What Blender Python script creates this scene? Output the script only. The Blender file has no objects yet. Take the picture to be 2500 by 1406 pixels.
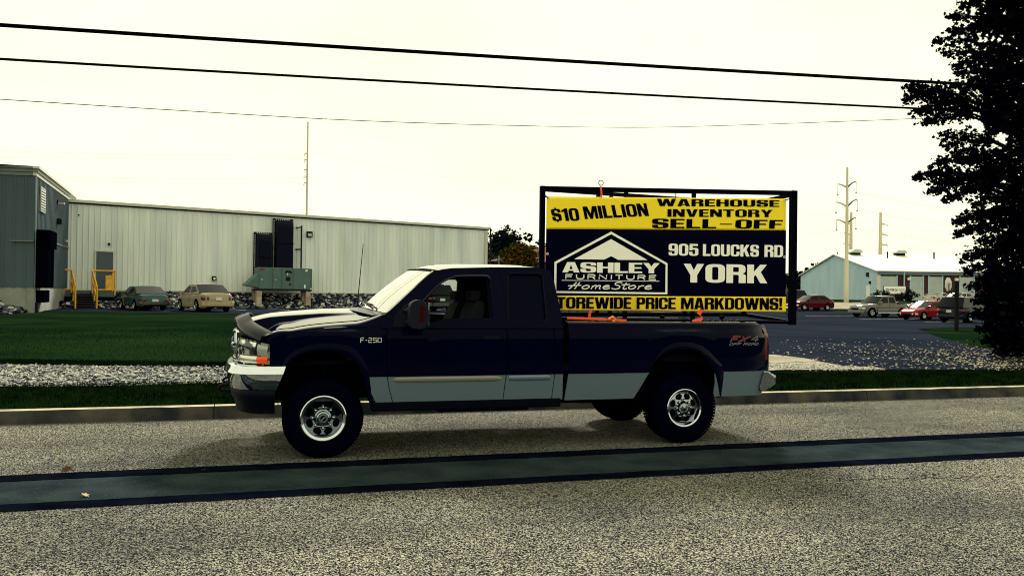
import bpy, bmesh, math, random
from mathutils import Vector, Matrix, noise
from mathutils.geometry import tessellate_polygon, delaunay_2d_cdt
R = math.radians
random.seed(7)
sc = bpy.context.scene
col = sc.collection

# ------------------------------------------------------------------ camera
CAM_H, F_PX = 1.657, 2006.0
_p, _r = math.atan((720.3 - 703) / F_PX), math.atan(0.012594)
_F = Vector((0, math.cos(_p), math.sin(_p)))
_U0 = Vector((0, -math.sin(_p), math.cos(_p)))
_R0 = Vector((1, 0, 0))
_R = _R0 * math.cos(_r) + _U0 * math.sin(_r)
_U = -_R0 * math.sin(_r) + _U0 * math.cos(_r)
cam_data = bpy.data.cameras.new('camera')
cam_data.sensor_width = 36.0
cam_data.lens = F_PX / 2500 * 36.0
cam_data.clip_start, cam_data.clip_end = 0.1, 3000
cam = bpy.data.objects.new('camera', cam_data)
col.objects.link(cam)
m = Matrix((_R, _U, -_F)).transposed().to_4x4()
m.translation = (0, 0, CAM_H)
cam.matrix_world = m
sc.camera = cam

# ------------------------------------------------------------------ world, sun, exposure
SUN_EL, SUN_AZ = R(40), R(10)          # high behind the truck, a little to the right; azimuth from +Y towards +X
sun_dir = Vector((math.sin(SUN_AZ) * math.cos(SUN_EL), math.cos(SUN_AZ) * math.cos(SUN_EL), math.sin(SUN_EL)))
world = bpy.data.worlds.new('World')
sc.world = world
world.use_nodes = True
nt = world.node_tree
nt.nodes.clear()
N = nt.nodes.new
out = N('ShaderNodeOutputWorld'); bg = N('ShaderNodeBackground'); sky = N('ShaderNodeTexSky')
sky.sky_type = 'NISHITA'; sky.sun_disc = False
sky.sun_elevation = SUN_EL; sky.sun_rotation = SUN_AZ
hs = N('ShaderNodeHueSaturation'); hs.inputs['Saturation'].default_value = 0.15
nt.links.new(sky.outputs[0], hs.inputs['Color'])
tc = N('ShaderNodeTexCoord')
dot = N('ShaderNodeVectorMath'); dot.operation = 'DOT_PRODUCT'
dot.inputs[1].default_value = sun_dir
nt.links.new(tc.outputs['Generated'], dot.inputs[0])
glow = N('ShaderNodeMapRange')               # overcast is brighter round the hidden sun
glow.inputs['From Min'].default_value = -0.75; glow.inputs['From Max'].default_value = 0.75
glow.inputs['To Min'].default_value = 9.2; glow.inputs['To Max'].default_value = 9.5
nt.links.new(dot.outputs['Value'], glow.inputs['Value'])
nz = N('ShaderNodeTexNoise'); nz.inputs['Scale'].default_value = 3.2; nz.inputs['Detail'].default_value = 4
mp = N('ShaderNodeMapping'); mp.inputs['Scale'].default_value = (1, 1, 3.0)
nt.links.new(tc.outputs['Generated'], mp.inputs[0]); nt.links.new(mp.outputs[0], nz.inputs['Vector'])
nr = N('ShaderNodeMapRange'); nr.inputs['From Min'].default_value = 0.35; nr.inputs['From Max'].default_value = 0.75
nr.inputs['To Min'].default_value = 1.02; nr.inputs['To Max'].default_value = 0.90
nt.links.new(nz.outputs['Fac'], nr.inputs['Value'])
mu = N('ShaderNodeMath'); mu.operation = 'MULTIPLY'
nt.links.new(glow.outputs[0], mu.inputs[0]); nt.links.new(nr.outputs[0], mu.inputs[1])
cl = N('ShaderNodeMix'); cl.data_type = 'RGBA'; cl.blend_type = 'MULTIPLY'; cl.inputs['Factor'].default_value = 1
cl.inputs['A'].default_value = (1.0, 0.985, 0.675, 1)
nt.links.new(mu.outputs[0], cl.inputs['B'])
mx = N('ShaderNodeMix'); mx.data_type = 'RGBA'; mx.inputs['Factor'].default_value = 0.97
nt.links.new(hs.outputs[0], mx.inputs['A']); nt.links.new(cl.outputs['Result'], mx.inputs['B'])
nt.links.new(mx.outputs['Result'], bg.inputs['Color'])
bg.inputs['Strength'].default_value = 0.1
nt.links.new(bg.outputs[0], out.inputs[0])

sd = bpy.data.lights.new('sun', 'SUN'); sd.energy = 4.2; sd.angle = R(9); sd.color = (1.0, 0.95, 0.82)
so = bpy.data.objects.new('sun', sd); col.objects.link(so)
so.rotation_euler = sun_dir.to_track_quat('Z', 'Y').to_euler()

sc.view_settings.view_transform = 'Standard'
sc.view_settings.look = 'None'
sc.view_settings.exposure = 0.5
sc.view_settings.gamma = 1.0
sc.render.engine = 'CYCLES'
sc.cycles.max_bounces = 8
sc.cycles.transparent_max_bounces = 16
sc.cycles.use_denoising = True
sc.cycles.filter_width = 1.05

# ------------------------------------------------------------------ places
A0 = 0.282257                                   # the road and the truck run this far off the camera's right
EX = Vector((math.cos(A0), math.sin(A0), 0)); EY = Vector((-math.sin(A0), math.cos(A0), 0))
ORG = Vector((-2.14386, 9.17280, 0))            # road coordinates: u along the road, v away from the camera
def UV(u, v, z=0): return ORG + EX * u + EY * v + Vector((0, 0, z))
def toUV(x, y):
    d = Vector((x, y, 0)) - ORG
    return d.dot(EX), d.dot(EY)
def ray(px, py): return _F + _R * ((px - 1250) / F_PX) - _U * ((py - 703) / F_PX)
def at(px, py, Y):
    d = ray(px, py); return Vector((0, 0, CAM_H)) + d * (Y / d.y)
def onz(px, py, z=0):
    d = ray(px, py); return Vector((0, 0, CAM_H)) + d * ((z - CAM_H) / d.z)
def interp(pts, x):
    if x <= pts[0][0]: return pts[0][1]
    for (a, b), (c, d) in zip(pts, pts[1:]):
        if x <= c: return b + (d - b) * (x - a) / (c - a)
    return pts[-1][1]
def smooth(a, b, x):
    t = max(0, min(1, (x - a) / (b - a))); return t * t * (3 - 2 * t)
TL = [(10, .165), (16, .19), (30, .34), (43, .45), (60, .5), (120, 1.3), (200, 1.6)]
TR = [(10, .165), (20, .17), (36, .15), (60, .12), (70, .22), (80, .5), (113, 1.5), (125, 1.6)]
def T(x, y):
    k = smooth(-2, 16, x)
    return interp(TL, y) * (1 - k) + interp(TR, y) * k

# ------------------------------------------------------------------ materials
MATS = {}
def mat(name, c, rough=.6, metal=0, spec=.5, c2=None, nscale=4, ncon=(.35, .65), detail=5, bump=0, bscale=60, stretch=None,
        vor=None, coat=0, ior=None, alpha=None, trans=0, c3=None, n3=.35, s3=.5, r3=None, t3=(.5, .72), emit=0):
    if name in MATS: return MATS[name]
    M = bpy.data.materials.new(name); M.use_nodes = True
    t = M.node_tree; b = t.nodes['Principled BSDF']; n = t.nodes.new; L = t.links.new
    b.inputs['Base Color'].default_value = (*c, 1); b.inputs['Roughness'].default_value = rough
    b.inputs['Metallic'].default_value = metal; b.inputs['Specular IOR Level'].default_value = spec
    if coat: b.inputs['Coat Weight'].default_value = coat; b.inputs['Coat Roughness'].default_value = .04
    if ior:
        b.inputs['IOR'].default_value = ior
        if coat: b.inputs['Coat IOR'].default_value = ior
    if trans: b.inputs['Transmission Weight'].default_value = trans
    if alpha is not None: b.inputs['Alpha'].default_value = alpha
    if emit: b.inputs['Emission Color'].default_value = (*c, 1); b.inputs['Emission Strength'].default_value = emit
    src = None
    if c2 or bump or vor or c3:
        tcn = n('ShaderNodeTexCoord'); mpn = n('ShaderNodeMapping'); L(tcn.outputs['Object'], mpn.inputs[0])
        if stretch: mpn.inputs['Scale'].default_value = stretch
    if vor:                                     # vor = (scale, [(pos, colour)...]) : stones or chips, one colour each
        v = n('ShaderNodeTexVoronoi'); v.inputs['Scale'].default_value = vor[0]; L(mpn.outputs[0], v.inputs['Vector'])
        sep = n('ShaderNodeSeparateColor'); L(v.outputs['Color'], sep.inputs[0])
        rp_ = n('ShaderNodeValToRGB'); el = rp_.color_ramp.elements
        while len(el) < len(vor[1]): el.new(.5)
        for e, (p_, cc) in zip(el, vor[1]): e.position = p_; e.color = (*cc, 1)
        L(sep.outputs[0], rp_.inputs[0]); src = rp_.outputs[0]
    if c2:
        nn = n('ShaderNodeTexNoise'); nn.inputs['Scale'].default_value = nscale; nn.inputs['Detail'].default_value = detail
        L(mpn.outputs[0], nn.inputs['Vector'])
        mr = n('ShaderNodeMapRange'); mr.inputs['From Min'].default_value = ncon[0]; mr.inputs['From Max'].default_value = ncon[1]
        L(nn.outputs['Fac'], mr.inputs['Value'])
        mi = n('ShaderNodeMix'); mi.data_type = 'RGBA'; L(mr.outputs[0], mi.inputs['Factor'])
        mi.inputs['B'].default_value = (*c2, 1)
        if src:
            mi.blend_type = 'MULTIPLY'; L(src, mi.inputs['A'])
        else: mi.inputs['A'].default_value = (*c, 1)
        src = mi.outputs['Result']
    if c3:
        nn = n('ShaderNodeTexNoise'); nn.inputs['Scale'].default_value = s3; nn.inputs['Detail'].default_value = 6
        m3 = n('ShaderNodeMapping'); L(tcn.outputs['Object'], m3.inputs[0]); L(m3.outputs[0], nn.inputs['Vector'])
        if r3: m3.vector_type = 'TEXTURE'; m3.inputs['Rotation'].default_value[2] = r3[0]; m3.inputs['Scale'].default_value = (r3[1], 1, 1)
        mr = n('ShaderNodeMapRange'); mr.inputs['From Min'].default_value = t3[0]; mr.inputs['From Max'].default_value = t3[1]
        mr.inputs['To Max'].default_value = n3
        L(nn.outputs['Fac'], mr.inputs['Value'])
        mi = n('ShaderNodeMix'); mi.data_type = 'RGBA'; L(mr.outputs[0], mi.inputs['Factor'])
        mi.inputs['B'].default_value = (*c3, 1)
        if src: L(src, mi.inputs['A'])
        else: mi.inputs['A'].default_value = (*c, 1)
        src = mi.outputs['Result']
    if src: L(src, b.inputs['Base Color'])
    if bump:
        if vor: hgt = v.outputs['Distance']
        else:
            bn = n('ShaderNodeTexNoise'); bn.inputs['Scale'].default_value = bscale; bn.inputs['Detail'].default_value = 6
            L(mpn.outputs[0], bn.inputs['Vector']); hgt = bn.outputs['Fac']
        bp = n('ShaderNodeBump'); bp.inputs['Strength'].default_value = bump; bp.inputs['Distance'].default_value = .02
        if vor: bp.invert = True
        L(hgt, bp.inputs['Height']); L(bp.outputs[0], b.inputs['Normal'])
    MATS[name] = M
    return M

# ------------------------------------------------------------------ mesh builder
class MB:
    def __init__(s): s.v = []; s.f = []; s.mi = []; s.k = 0
    def face(s, idx): s.f.append(tuple(idx)); s.mi.append(s.k)
    def add(s, verts, faces, M=None):
        o = len(s.v)
        for p in verts: s.v.append(tuple(M @ Vector(p)) if M else tuple(p))
        for f in faces: s.face([o + i for i in f])
        return s
    def box(s, c, d, M=None, rz=0, taper=None):
        x, y, z = d[0] / 2, d[1] / 2, d[2] / 2
        vs = []
        for k in (-1, 1):
            t = taper if (taper and k > 0) else 1
            vs += [Vector((-x * t, -y * t, k * z)), Vector((x * t, -y * t, k * z)), Vector((x * t, y * t, k * z)), Vector((-x * t, y * t, k * z))]
        if rz: Q = Matrix.Rotation(rz, 3, 'Z'); vs = [Q @ v for v in vs]
        vs = [v + Vector(c) for v in vs]
        return s.add(vs, [(0, 3, 2, 1), (4, 5, 6, 7), (0, 1, 5, 4), (1, 2, 6, 5), (2, 3, 7, 6), (3, 0, 4, 7)], M)
    def tube(s, pts, r, n=8, caps=True):
        pts = [Vector(p) for p in pts]; rs = r if isinstance(r, (list, tuple)) else [r] * len(pts)
        o = len(s.v); prev = None
        for i, p in enumerate(pts):
            d = (pts[min(i + 1, len(pts) - 1)] - pts[max(i - 1, 0)]).normalized()
            if prev is None:
                a = d.orthogonal().normalized()
            else:
                a = (prev - d * prev.dot(d)).normalized()
            prev = a; b = d.cross(a)
            for k in range(n):
                t = 2 * math.pi * k / n
                s.v.append(tuple(p + a * (rs[i] * math.cos(t)) + b * (rs[i] * math.sin(t))))
        for i in range(len(pts) - 1):
            for k in range(n):
                s.face((o + i * n + k, o + i * n + (k + 1) % n, o + (i + 1) * n + (k + 1) % n, o + (i + 1) * n + k))
        if caps:
            s.face([o + k for k in range(n)][::-1]); s.face([o + (len(pts) - 1) * n + k for k in range(n)])
        return s
    def bar(s, a, b, w, h=None, up=(0, 0, 1)):
        a, b = Vector(a), Vector(b); d = (b - a).normalized(); h = h or w
        u = Vector(up)
        if abs(d.dot(u)) > .95: u = Vector((1, 0, 0))
        x = d.cross(u).normalized(); y = x.cross(d)
        vs = [p + x * (sx * w / 2) + y * (sy * h / 2) for p in (a, b) for sx, sy in ((-1, -1), (1, -1), (1, 1), (-1, 1))]
        return s.add(vs, [(0, 3, 2, 1), (4, 5, 6, 7), (0, 1, 5, 4), (1, 2, 6, 5), (2, 3, 7, 6), (3, 0, 4, 7)])
    def lathe(s, prof, n=48, axis='Y', c=(0, 0, 0), close=False):
        o = len(s.v); c = Vector(c)
        for (r, h) in prof:
            for k in range(n):
                t = 2 * math.pi * k / n
                if axis == 'Y': p = Vector((r * math.cos(t), h, r * math.sin(t)))
                elif axis == 'X': p = Vector((h, r * math.cos(t), r * math.sin(t)))
                else: p = Vector((r * math.cos(t), r * math.sin(t), h))
                s.v.append(tuple(p + c))
        m_ = len(prof)
        for i in range(m_ - 1 if not close else m_):
            j = (i + 1) % m_
            for k in range(n):
                s.face((o + i * n + k, o + i * n + (k + 1) % n, o + j * n + (k + 1) % n, o + j * n + k))
        return s
    def grid(s, rows):
        o = len(s.v); w = len(rows[0])
        for r_ in rows:
            for p in r_: s.v.append(tuple(p))
        for i in range(len(rows) - 1):
            for j in range(w - 1):
                q = [o + i * w + j, o + i * w + j + 1, o + (i + 1) * w + j + 1, o + (i + 1) * w + j]
                s.face(q)
        return s
    def poly(s, loops, fn):
        L3 = [[Vector((p[0], p[1], 0)) for p in lp] for lp in loops]
        tris = tessellate_polygon(L3)
        flat = [p for lp in loops for p in lp]
        return s.add([fn(p[0], p[1]) for p in flat], [t for t in tris])
    def prism(s, loop, fn0, fn1):
        n = len(loop)
        a = [fn0(*p) for p in loop]; b = [fn1(*p) for p in loop]
        tris = tessellate_polygon([[Vector((p[0], p[1], 0)) for p in loop]])
        s.add(a + b, list(tris) + [tuple(n + i for i in t[::-1]) for t in tris] + [(i, (i + 1) % n, n + (i + 1) % n, n + i) for i in range(n)])
        return s
    def build(s, name, mats, parent=None, smooth=None, bevel=0, solid=0, subd=0, merge=False, recalc=True):
        me = bpy.data.meshes.new(name); me.from_pydata([tuple(p) for p in s.v], [], s.f)
        ml = mats if isinstance(mats, (list, tuple)) else [mats]
        for m_ in ml: me.materials.append(m_)
        for p, k in zip(me.polygons, s.mi): p.material_index = k
        if merge or recalc:
            b = bmesh.new(); b.from_mesh(me)
            if merge:
                bmesh.ops.remove_doubles(b, verts=b.verts, dist=.0004)
                bmesh.ops.dissolve_degenerate(b, edges=b.edges, dist=.0002)
            if recalc: bmesh.ops.recalc_face_normals(b, faces=b.faces)
            b.to_mesh(me); b.free()
        o = bpy.data.objects.new(name, me); col.objects.link(o)
        if parent: o.parent = parent
        if solid:
            q = o.modifiers.new('solid', 'SOLIDIFY'); q.thickness = solid; q.offset = 0
        if bevel:
            q = o.modifiers.new('bevel', 'BEVEL'); q.width = bevel; q.segments = 2; q.limit_method = 'ANGLE'; q.angle_limit = R(40)
        if subd:
            q = o.modifiers.new('sub', 'SUBSURF'); q.levels = subd; q.render_levels = subd
        if smooth:
            me.shade_smooth()
            me.set_sharp_from_angle(angle=R(smooth))
        return o
def empty(name, loc=(0, 0, 0), rz=0):
    o = bpy.data.objects.new(name, None); col.objects.link(o); o.location = loc; o.rotation_euler = (0, 0, rz)
    o.empty_display_size = .3
    return o
def tag(o, label, cat, group=None, kind=None):
    o['label'] = label; o['category'] = cat
    if group: o['group'] = group
    if kind: o['kind'] = kind
    return o
def struct(o):
    o['kind'] = 'structure'; return o
def kids(o): return [c for c in bpy.data.objects if c.parent == o]
def copy_tree(o, parent=None):
    c = o.copy(); col.objects.link(c)
    if parent: c.parent = parent
    for ch in kids(o): copy_tree(ch, c)
    return c
def rp(pts, seg=5):                               # polygon with rounded corners: (x, y[, radius])
    o = []; n = len(pts)
    for i, p in enumerate(pts):
        r_ = p[2] if len(p) > 2 else 0
        c = Vector(p[:2])
        if r_ <= 0: o.append((c.x, c.y)); continue
        a = Vector(pts[i - 1][:2]) - c; b = Vector(pts[(i + 1) % n][:2]) - c
        r1 = min(r_, a.length * .499); r2 = min(r_, b.length * .499)
        p0 = c + a.normalized() * r1; p2 = c + b.normalized() * r2
        for k in range(seg + 1):
            t = k / seg
            q = p0 * (1 - t) ** 2 + c * 2 * t * (1 - t) + p2 * t * t
            q2 = q + (q - c) * 0
            o.append((q2.x, q2.y))
    return o
def rect(x0, y0, x1, y1, r_=0): return rp([(x0, y0, r_), (x1, y0, r_), (x1, y1, r_), (x0, y1, r_)])
def catmull(P, n):
    P = [Vector(p) for p in P]; Q = [P[0] * 2 - P[1]] + P + [P[-1] * 2 - P[-2]]; o = []
    for i in range(1, len(Q) - 2):
        for k in range(n):
            t = k / n; a, b, c, d = Q[i - 1], Q[i], Q[i + 1], Q[i + 2]
            o.append(.5 * (2 * b + (c - a) * t + (2 * a - 5 * b + 4 * c - d) * t * t + (3 * b - a - 3 * c + d) * t ** 3))
    o.append(P[-1]); return o

# ------------------------------------------------------------------ heavy block letters, height 1
_s = .19
GL = {
 'I': (.19, [[(0,0),(.19,0),(.19,1),(0,1)]]),
 'L': (.46, [[(0,0),(.46,0),(.46,.17),(.19,.17),(.19,1),(0,1)]]),
 'T': (.52, [[(.165,0),(.355,0),(.355,.83),(.52,.83),(.52,1),(0,1),(0,.83),(.165,.83)]]),
 'E': (.46, [[(0,0),(.46,0),(.46,.16),(.19,.16),(.19,.43),(.43,.43),(.43,.58),(.19,.58),(.19,.84),(.46,.84),(.46,1),(0,1)]]),
 'F': (.45, [[(0,0),(.19,0),(.19,.42),(.41,.42),(.41,.57),(.19,.57),(.19,.84),(.45,.84),(.45,1),(0,1)]]),
 'H': (.56, [[(0,0),(.19,0),(.19,.43),(.37,.43),(.37,0),(.56,0),(.56,1),(.37,1),(.37,.59),(.19,.59),(.19,1),(0,1)]]),
 'N': (.56, [[(0,0),(.17,0),(.17,.52),(.36,0),(.56,0),(.56,1),(.39,1),(.39,.5),(.2,1),(0,1)]]),
 'M': (.74, [[(0,0),(.165,0),(.165,.62),(.30,0),(.44,0),(.575,.62),(.575,0),(.74,0),(.74,1),(.5,1),(.37,.42),(.24,1),(0,1)]]),
 'W': (.86, [[(0,1),(.14,0),(.35,0),(.43,.5),(.51,0),(.72,0),(.86,1),(.67,1),(.605,.42),(.52,1),(.34,1),(.255,.42),(.19,1)]]),
 'V': (.56, [[(0,1),(.17,0),(.39,0),(.56,1),(.37,1),(.28,.33),(.19,1)]]),
 'Y': (.57, [[(0,1),(.19,.40),(.19,0),(.38,0),(.38,.40),(.57,1),(.375,1),(.285,.66),(.195,1)]]),
 'A': (.58, [[(0,0),(.19,0),(.215,.17),(.365,.17),(.39,0),(.58,0),(.42,1),(.16,1)], [(.235,.31),(.345,.31),(.29,.78)]]),
 'K': (.57, [[(0,0),(.19,0),(.19,.34),(.24,.44),(.37,0),(.57,0),(.385,.6),(.555,1),(.365,1),(.19,.62),(.19,1),(0,1)]]),
 'O': (.55, [[(0,0,.24),(.55,0,.24),(.55,1,.24),(0,1,.24)], [(.19,.15,.07),(.36,.15,.07),(.36,.85,.07),(.19,.85,.07)]]),
 'D': (.54, [[(0,0),(.54,0,.24),(.54,1,.24),(0,1)], [(.19,.15),(.35,.15,.07),(.35,.85,.07),(.19,.85)]]),
 'R': (.55, [[(0,0),(.19,0),(.19,.44),(.35,.44,.06),(.35,0),(.55,0),(.55,.44,.09),(.45,.51),(.54,.58,.09),(.54,1,.2),(0,1)], [(.19,.59),(.35,.59,.05),(.35,.85,.05),(.19,.85)]]),
 'P': (.53, [[(0,0),(.19,0),(.19,.40),(.53,.40,.18),(.53,1,.18),(0,1)], [(.19,.56),(.34,.56,.05),(.34,.85,.05),(.19,.85)]]),
 'C': (.55, [[(0,0,.22),(.55,0,.22),(.55,.40),(.36,.40),(.36,.15,.06),(.19,.15,.06),(.19,.85,.06),(.36,.85,.06),(.36,.62),(.55,.62),(.55,1,.22),(0,1,.22)]]),
 'U': (.55, [[(0,0,.22),(.55,0,.22),(.55,1),(.36,1),(.36,.15,.07),(.19,.15,.07),(.19,1),(0,1)]]),
 'S': (.53, [[(0,0,.2),(.53,0,.2),(.53,.57,.14),(.19,.67,.03),(.19,.86,.05),(.35,.86,.05),(.35,.69),(.53,.69),(.53,1,.2),(0,1,.2),(0,.45,.14),(.35,.35,.03),(.35,.14,.05),(.19,.14,.05),(.19,.35),(0,.35)]]),
 '1': (.34, [[(.14,0),(.34,0),(.34,1),(.2,1),(0,.86),(0,.70),(.14,.76)]]),
 '9': (.53, [[(0,0,.2),(.53,0,.2),(.53,1,.2),(0,1,.2),(0,.40,.16),(.34,.40),(.34,.14,.05),(.19,.14,.05),(.19,.29),(0,.29)], [(.19,.55,.05),(.34,.55,.05),(.34,.86,.05),(.19,.86,.05)]]),
 '5': (.53, [[(0,0,.2),(.53,0,.2),(.53,.66,.15),(.19,.66),(.2,.83),(.5,.83),(.5,1),(.03,1),(.01,.46),(.19,.46),(.19,.52),(.34,.52,.05),(.34,.14,.05),(.19,.14,.05),(.19,.34),(0,.34)]]),
 '-': (.50, [[(.05,.42),(.45,.42),(.45,.53),(.05,.53)]]),
}
GL['0'] = GL['O']
def text_polys(txt, gap=.05, space=.22):
    x = 0; o = []
    for ch in txt:
        if ch == ' ': x += space; continue
        if ch == '$':
            w, lp = GL['S']; o.append([[(x + p[0], p[1]) for p in rp(l)] for l in lp])
            o.append([[(x+.225,-.09),(x+.305,-.09),(x+.305,-.001),(x+.225,-.001)]]); o.append([[(x+.225,1.001),(x+.305,1.001),(x+.305,1.09),(x+.225,1.09)]])
        elif ch == '!':
            w = .2; o.append([[(x,0),(x+.19,0),(x+.19,.19),(x,.19)]]); o.append([[(x+.035,.27),(x+.155,.27),(x+.19,1),(x,1)]])
        else:
            w, lp = GL[ch]; o.append([[(x + p[0], p[1]) for p in rp(l)] for l in lp])
        x += w + gap
    return o, x - gap
def block_text(mb, txt, quad, fn, gap=.05, space=.22):     # quad: bottom-left, bottom-right, top-right, top-left
    polys, w = text_polys(txt, gap, space)
    q = [Vector(p) for p in quad]
    def bl(x, y):
        s = x / w; p = (q[0] * (1 - s) + q[1] * s) * (1 - y) + (q[3] * (1 - s) + q[2] * s) * y
        return p
    for lp in polys:
        loops = [[tuple(bl(*p)) for p in l] for l in lp]
        mb.poly(loops, fn)
    return mb
def ribbon(mb, pts, w, fn):
    pts = [Vector(p) for p in pts]; a = []; b = []
    for i, p in enumerate(pts):
        d = (pts[min(i + 1, len(pts) - 1)] - pts[max(i - 1, 0)])
        d = d.normalized() if d.length > 1e-9 else Vector((1, 0)); n_ = Vector((-d.y, d.x)) * w / 2
        a.append(p + n_); b.append(p - n_)
    n = len(pts); mb.add([fn(*p) for p in a] + [fn(*p) for p in b], [(i, i + 1, n + i + 1, n + i) for i in range(n - 1)])
# thin single-line letters (polylines in a 1 x 1 box)
_arc = lambda cx, cy, rx, ry, a0, a1, n=8: [(cx + rx * math.cos(R(a0 + (a1 - a0) * k / n)), cy + ry * math.sin(R(a0 + (a1 - a0) * k / n))) for k in range(n + 1)]
ST = {
 'F': [[(0,0),(0,1),(.8,1)], [(0,.53),(.7,.53)]], 'E': [[(.85,0),(0,0),(0,1),(.85,1)], [(0,.53),(.75,.53)]],
 'U': [[(0,1),(0,.3)] + _arc(.45,.35,.45,.35,180,360) + [(.9,1)]], 'N': [[(0,0),(0,1),(.9,0),(.9,1)]], 'I': [[(.1,0),(.1,1)]],
 'T': [[(0,1),(.9,1)], [(.45,1),(.45,0)]], 'R': [[(0,0),(0,1),(.6,1)] + _arc(.6,.75,.25,.25,90,-90) + [(0,.5)], [(.5,.5),(.88,0)]],
 'O': [_arc(.45,.5,.45,.5,90,450,16)], 'D': [[(0,0),(0,1),(.45,1)] + _arc(.45,.5,.45,.5,90,-90) + [(0,0)]],
 'A': [[(0,0),(0,.7)] + _arc(.45,.65,.45,.35,180,0) + [(.9,0)], [(0,.42),(.9,.42)]],
 'X': [[(0,0),(.9,1)], [(0,1),(.9,0)]], '4': [[(.65,0),(.65,1),(0,.35),(.9,.35)]],
 '2': [[(0,1),(.85,1),(.85,.52),(0,.48),(0,0),(.9,0)]], '5': [[(.9,1),(0,1),(0,.54),(.85,.52),(.85,0),(0,0)]], '0': [[(0,0),(.85,0),(.85,1),(0,1),(0,0)]],
 '-': [[(.15,.5),(.55,.5)]], 'P': [[(0,0),(0,1),(.6,1)] + _arc(.6,.75,.25,.25,90,-90) + [(0,.5)]],
 'C': [_arc(.45,.5,.45,.5,50,310,14)],
}
def line_text(mb, txt, quad, fn, w, gap=.35, space=.6, slant=0):
    x = 0; L = []
    for ch in txt:
        if ch == ' ': x += space; continue
        st = ST[ch]; mw = max(p[0] for l in st for p in l)
        for l in st: L.append([(x + p[0] + slant * p[1], p[1]) for p in l])
        x += mw + gap
    W_ = x - gap + slant; q = [Vector(p) for p in quad]
    for l in L:
        pts = []
        for (a, b) in l:
            s = a / W_; pts.append((q[0] * (1 - s) + q[1] * s) * (1 - b) + (q[3] * (1 - s) + q[2] * s) * b)
        ribbon(mb, pts, w, fn)
    return mb
# ------------------------------------------------------------------ shared object materials
NAVY = (.0005, .0011, .0105)
def lacquer(name, c, f0=.002, f90=.95, power=3.2, rough=.035):
    """dark clear-coated paint: diffuse colour under a gloss that grows towards grazing angles"""
    if name in MATS: return MATS[name]
    M = bpy.data.materials.new(name); M.use_nodes = True; t = M.node_tree; t.nodes.clear(); n = t.nodes.new; L = t.links.new
    o = n('ShaderNodeOutputMaterial'); d = n('ShaderNodeBsdfDiffuse'); g_ = n('ShaderNodeBsdfGlossy'); lw = n('ShaderNodeLayerWeight')
    d.inputs[0].default_value = (*c, 1); g_.inputs['Roughness'].default_value = rough; g_.inputs['Color'].default_value = (1, 1, 1, 1)
    lw.inputs['Blend'].default_value = .5
    if power:
        p_ = n('ShaderNodeMath'); p_.operation = 'POWER'; p_.inputs[1].default_value = power; L(lw.outputs['Facing'], p_.inputs[0])
    else:                                      # gloss boosted past clearcoat to whiten sky reflections: little mirror face on, a full one at grazing angles
        p_ = n('ShaderNodeMapRange'); p_.interpolation_type = 'SMOOTHSTEP'; p_.inputs['From Min'].default_value = .50; p_.inputs['From Max'].default_value = .97; L(lw.outputs['Facing'], p_.inputs['Value'])
    r_ = n('ShaderNodeMapRange'); r_.inputs['To Min'].default_value = f0; r_.inputs['To Max'].default_value = f90; L(p_.outputs[0], r_.inputs['Value'])
    ms = n('ShaderNodeMixShader'); L(r_.outputs[0], ms.inputs[0]); L(d.outputs[0], ms.inputs[1]); L(g_.outputs[0], ms.inputs[2]); L(ms.outputs[0], o.inputs[0])
    MATS[name] = M; return M
paint = lacquer('navy paint', NAVY)
silver = mat('silver paint', (.115, .165, .215), rough=.32, metal=.35, spec=.3)
moulding_m = mat('moulding', (.17, .17, .14), rough=.35, metal=.2)
chrome = mat('chrome', (.60, .64, .70), rough=.07, metal=1)
chrome_dull = mat('polished wheel metal', (.50, .55, .60), rough=.10, metal=1)
disc_front = mat('dark polished disc', (.10, .12, .155), rough=.10, metal=1)
disc_rear = mat('polished disc', (.26, .30, .35), rough=.08, metal=1)
blackp = mat('black plastic', (.0015, .0022, .0075), rough=.5, spec=.08, bump=.1, bscale=300)
mirror_m = mat('grained mirror plastic', (.004, .006, .013), rough=.5, spec=.10, bump=.12, bscale=400)
rubber = mat('tyre rubber', (.0005, .0008, .0050), rough=.85, spec=0, bump=.3, bscale=120, c2=(.0010, .0014, .0070), nscale=20)
under = mat('underbody', (.0012, .0016, .006), rough=.8, spec=.04)
darkin = mat('cab interior', (.0022, .003, .009), rough=.8, spec=.05)
seat_m = mat('seat cloth', (.011, .013, .018), rough=.9, spec=.05, bump=.2, bscale=200)
tint = None
amber = mat('amber lens', (.85, .07, .01), rough=.15, spec=.5)
redlens = mat('red lens', (.10, .004, .006), rough=.15, spec=.5)
lamp_m = mat('lamp reflector', (.62, .66, .60), rough=.16, metal=.8, c2=(.12, .14, .14), nscale=26, ncon=(.46, .52), detail=1, stretch=(1, 1, .6))
lamp_grey = mat('marker lens', (.30, .34, .33), rough=.15, metal=.3, spec=.6)
white_p = mat('white lettering', (.74, .76, .70), rough=.4)
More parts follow.
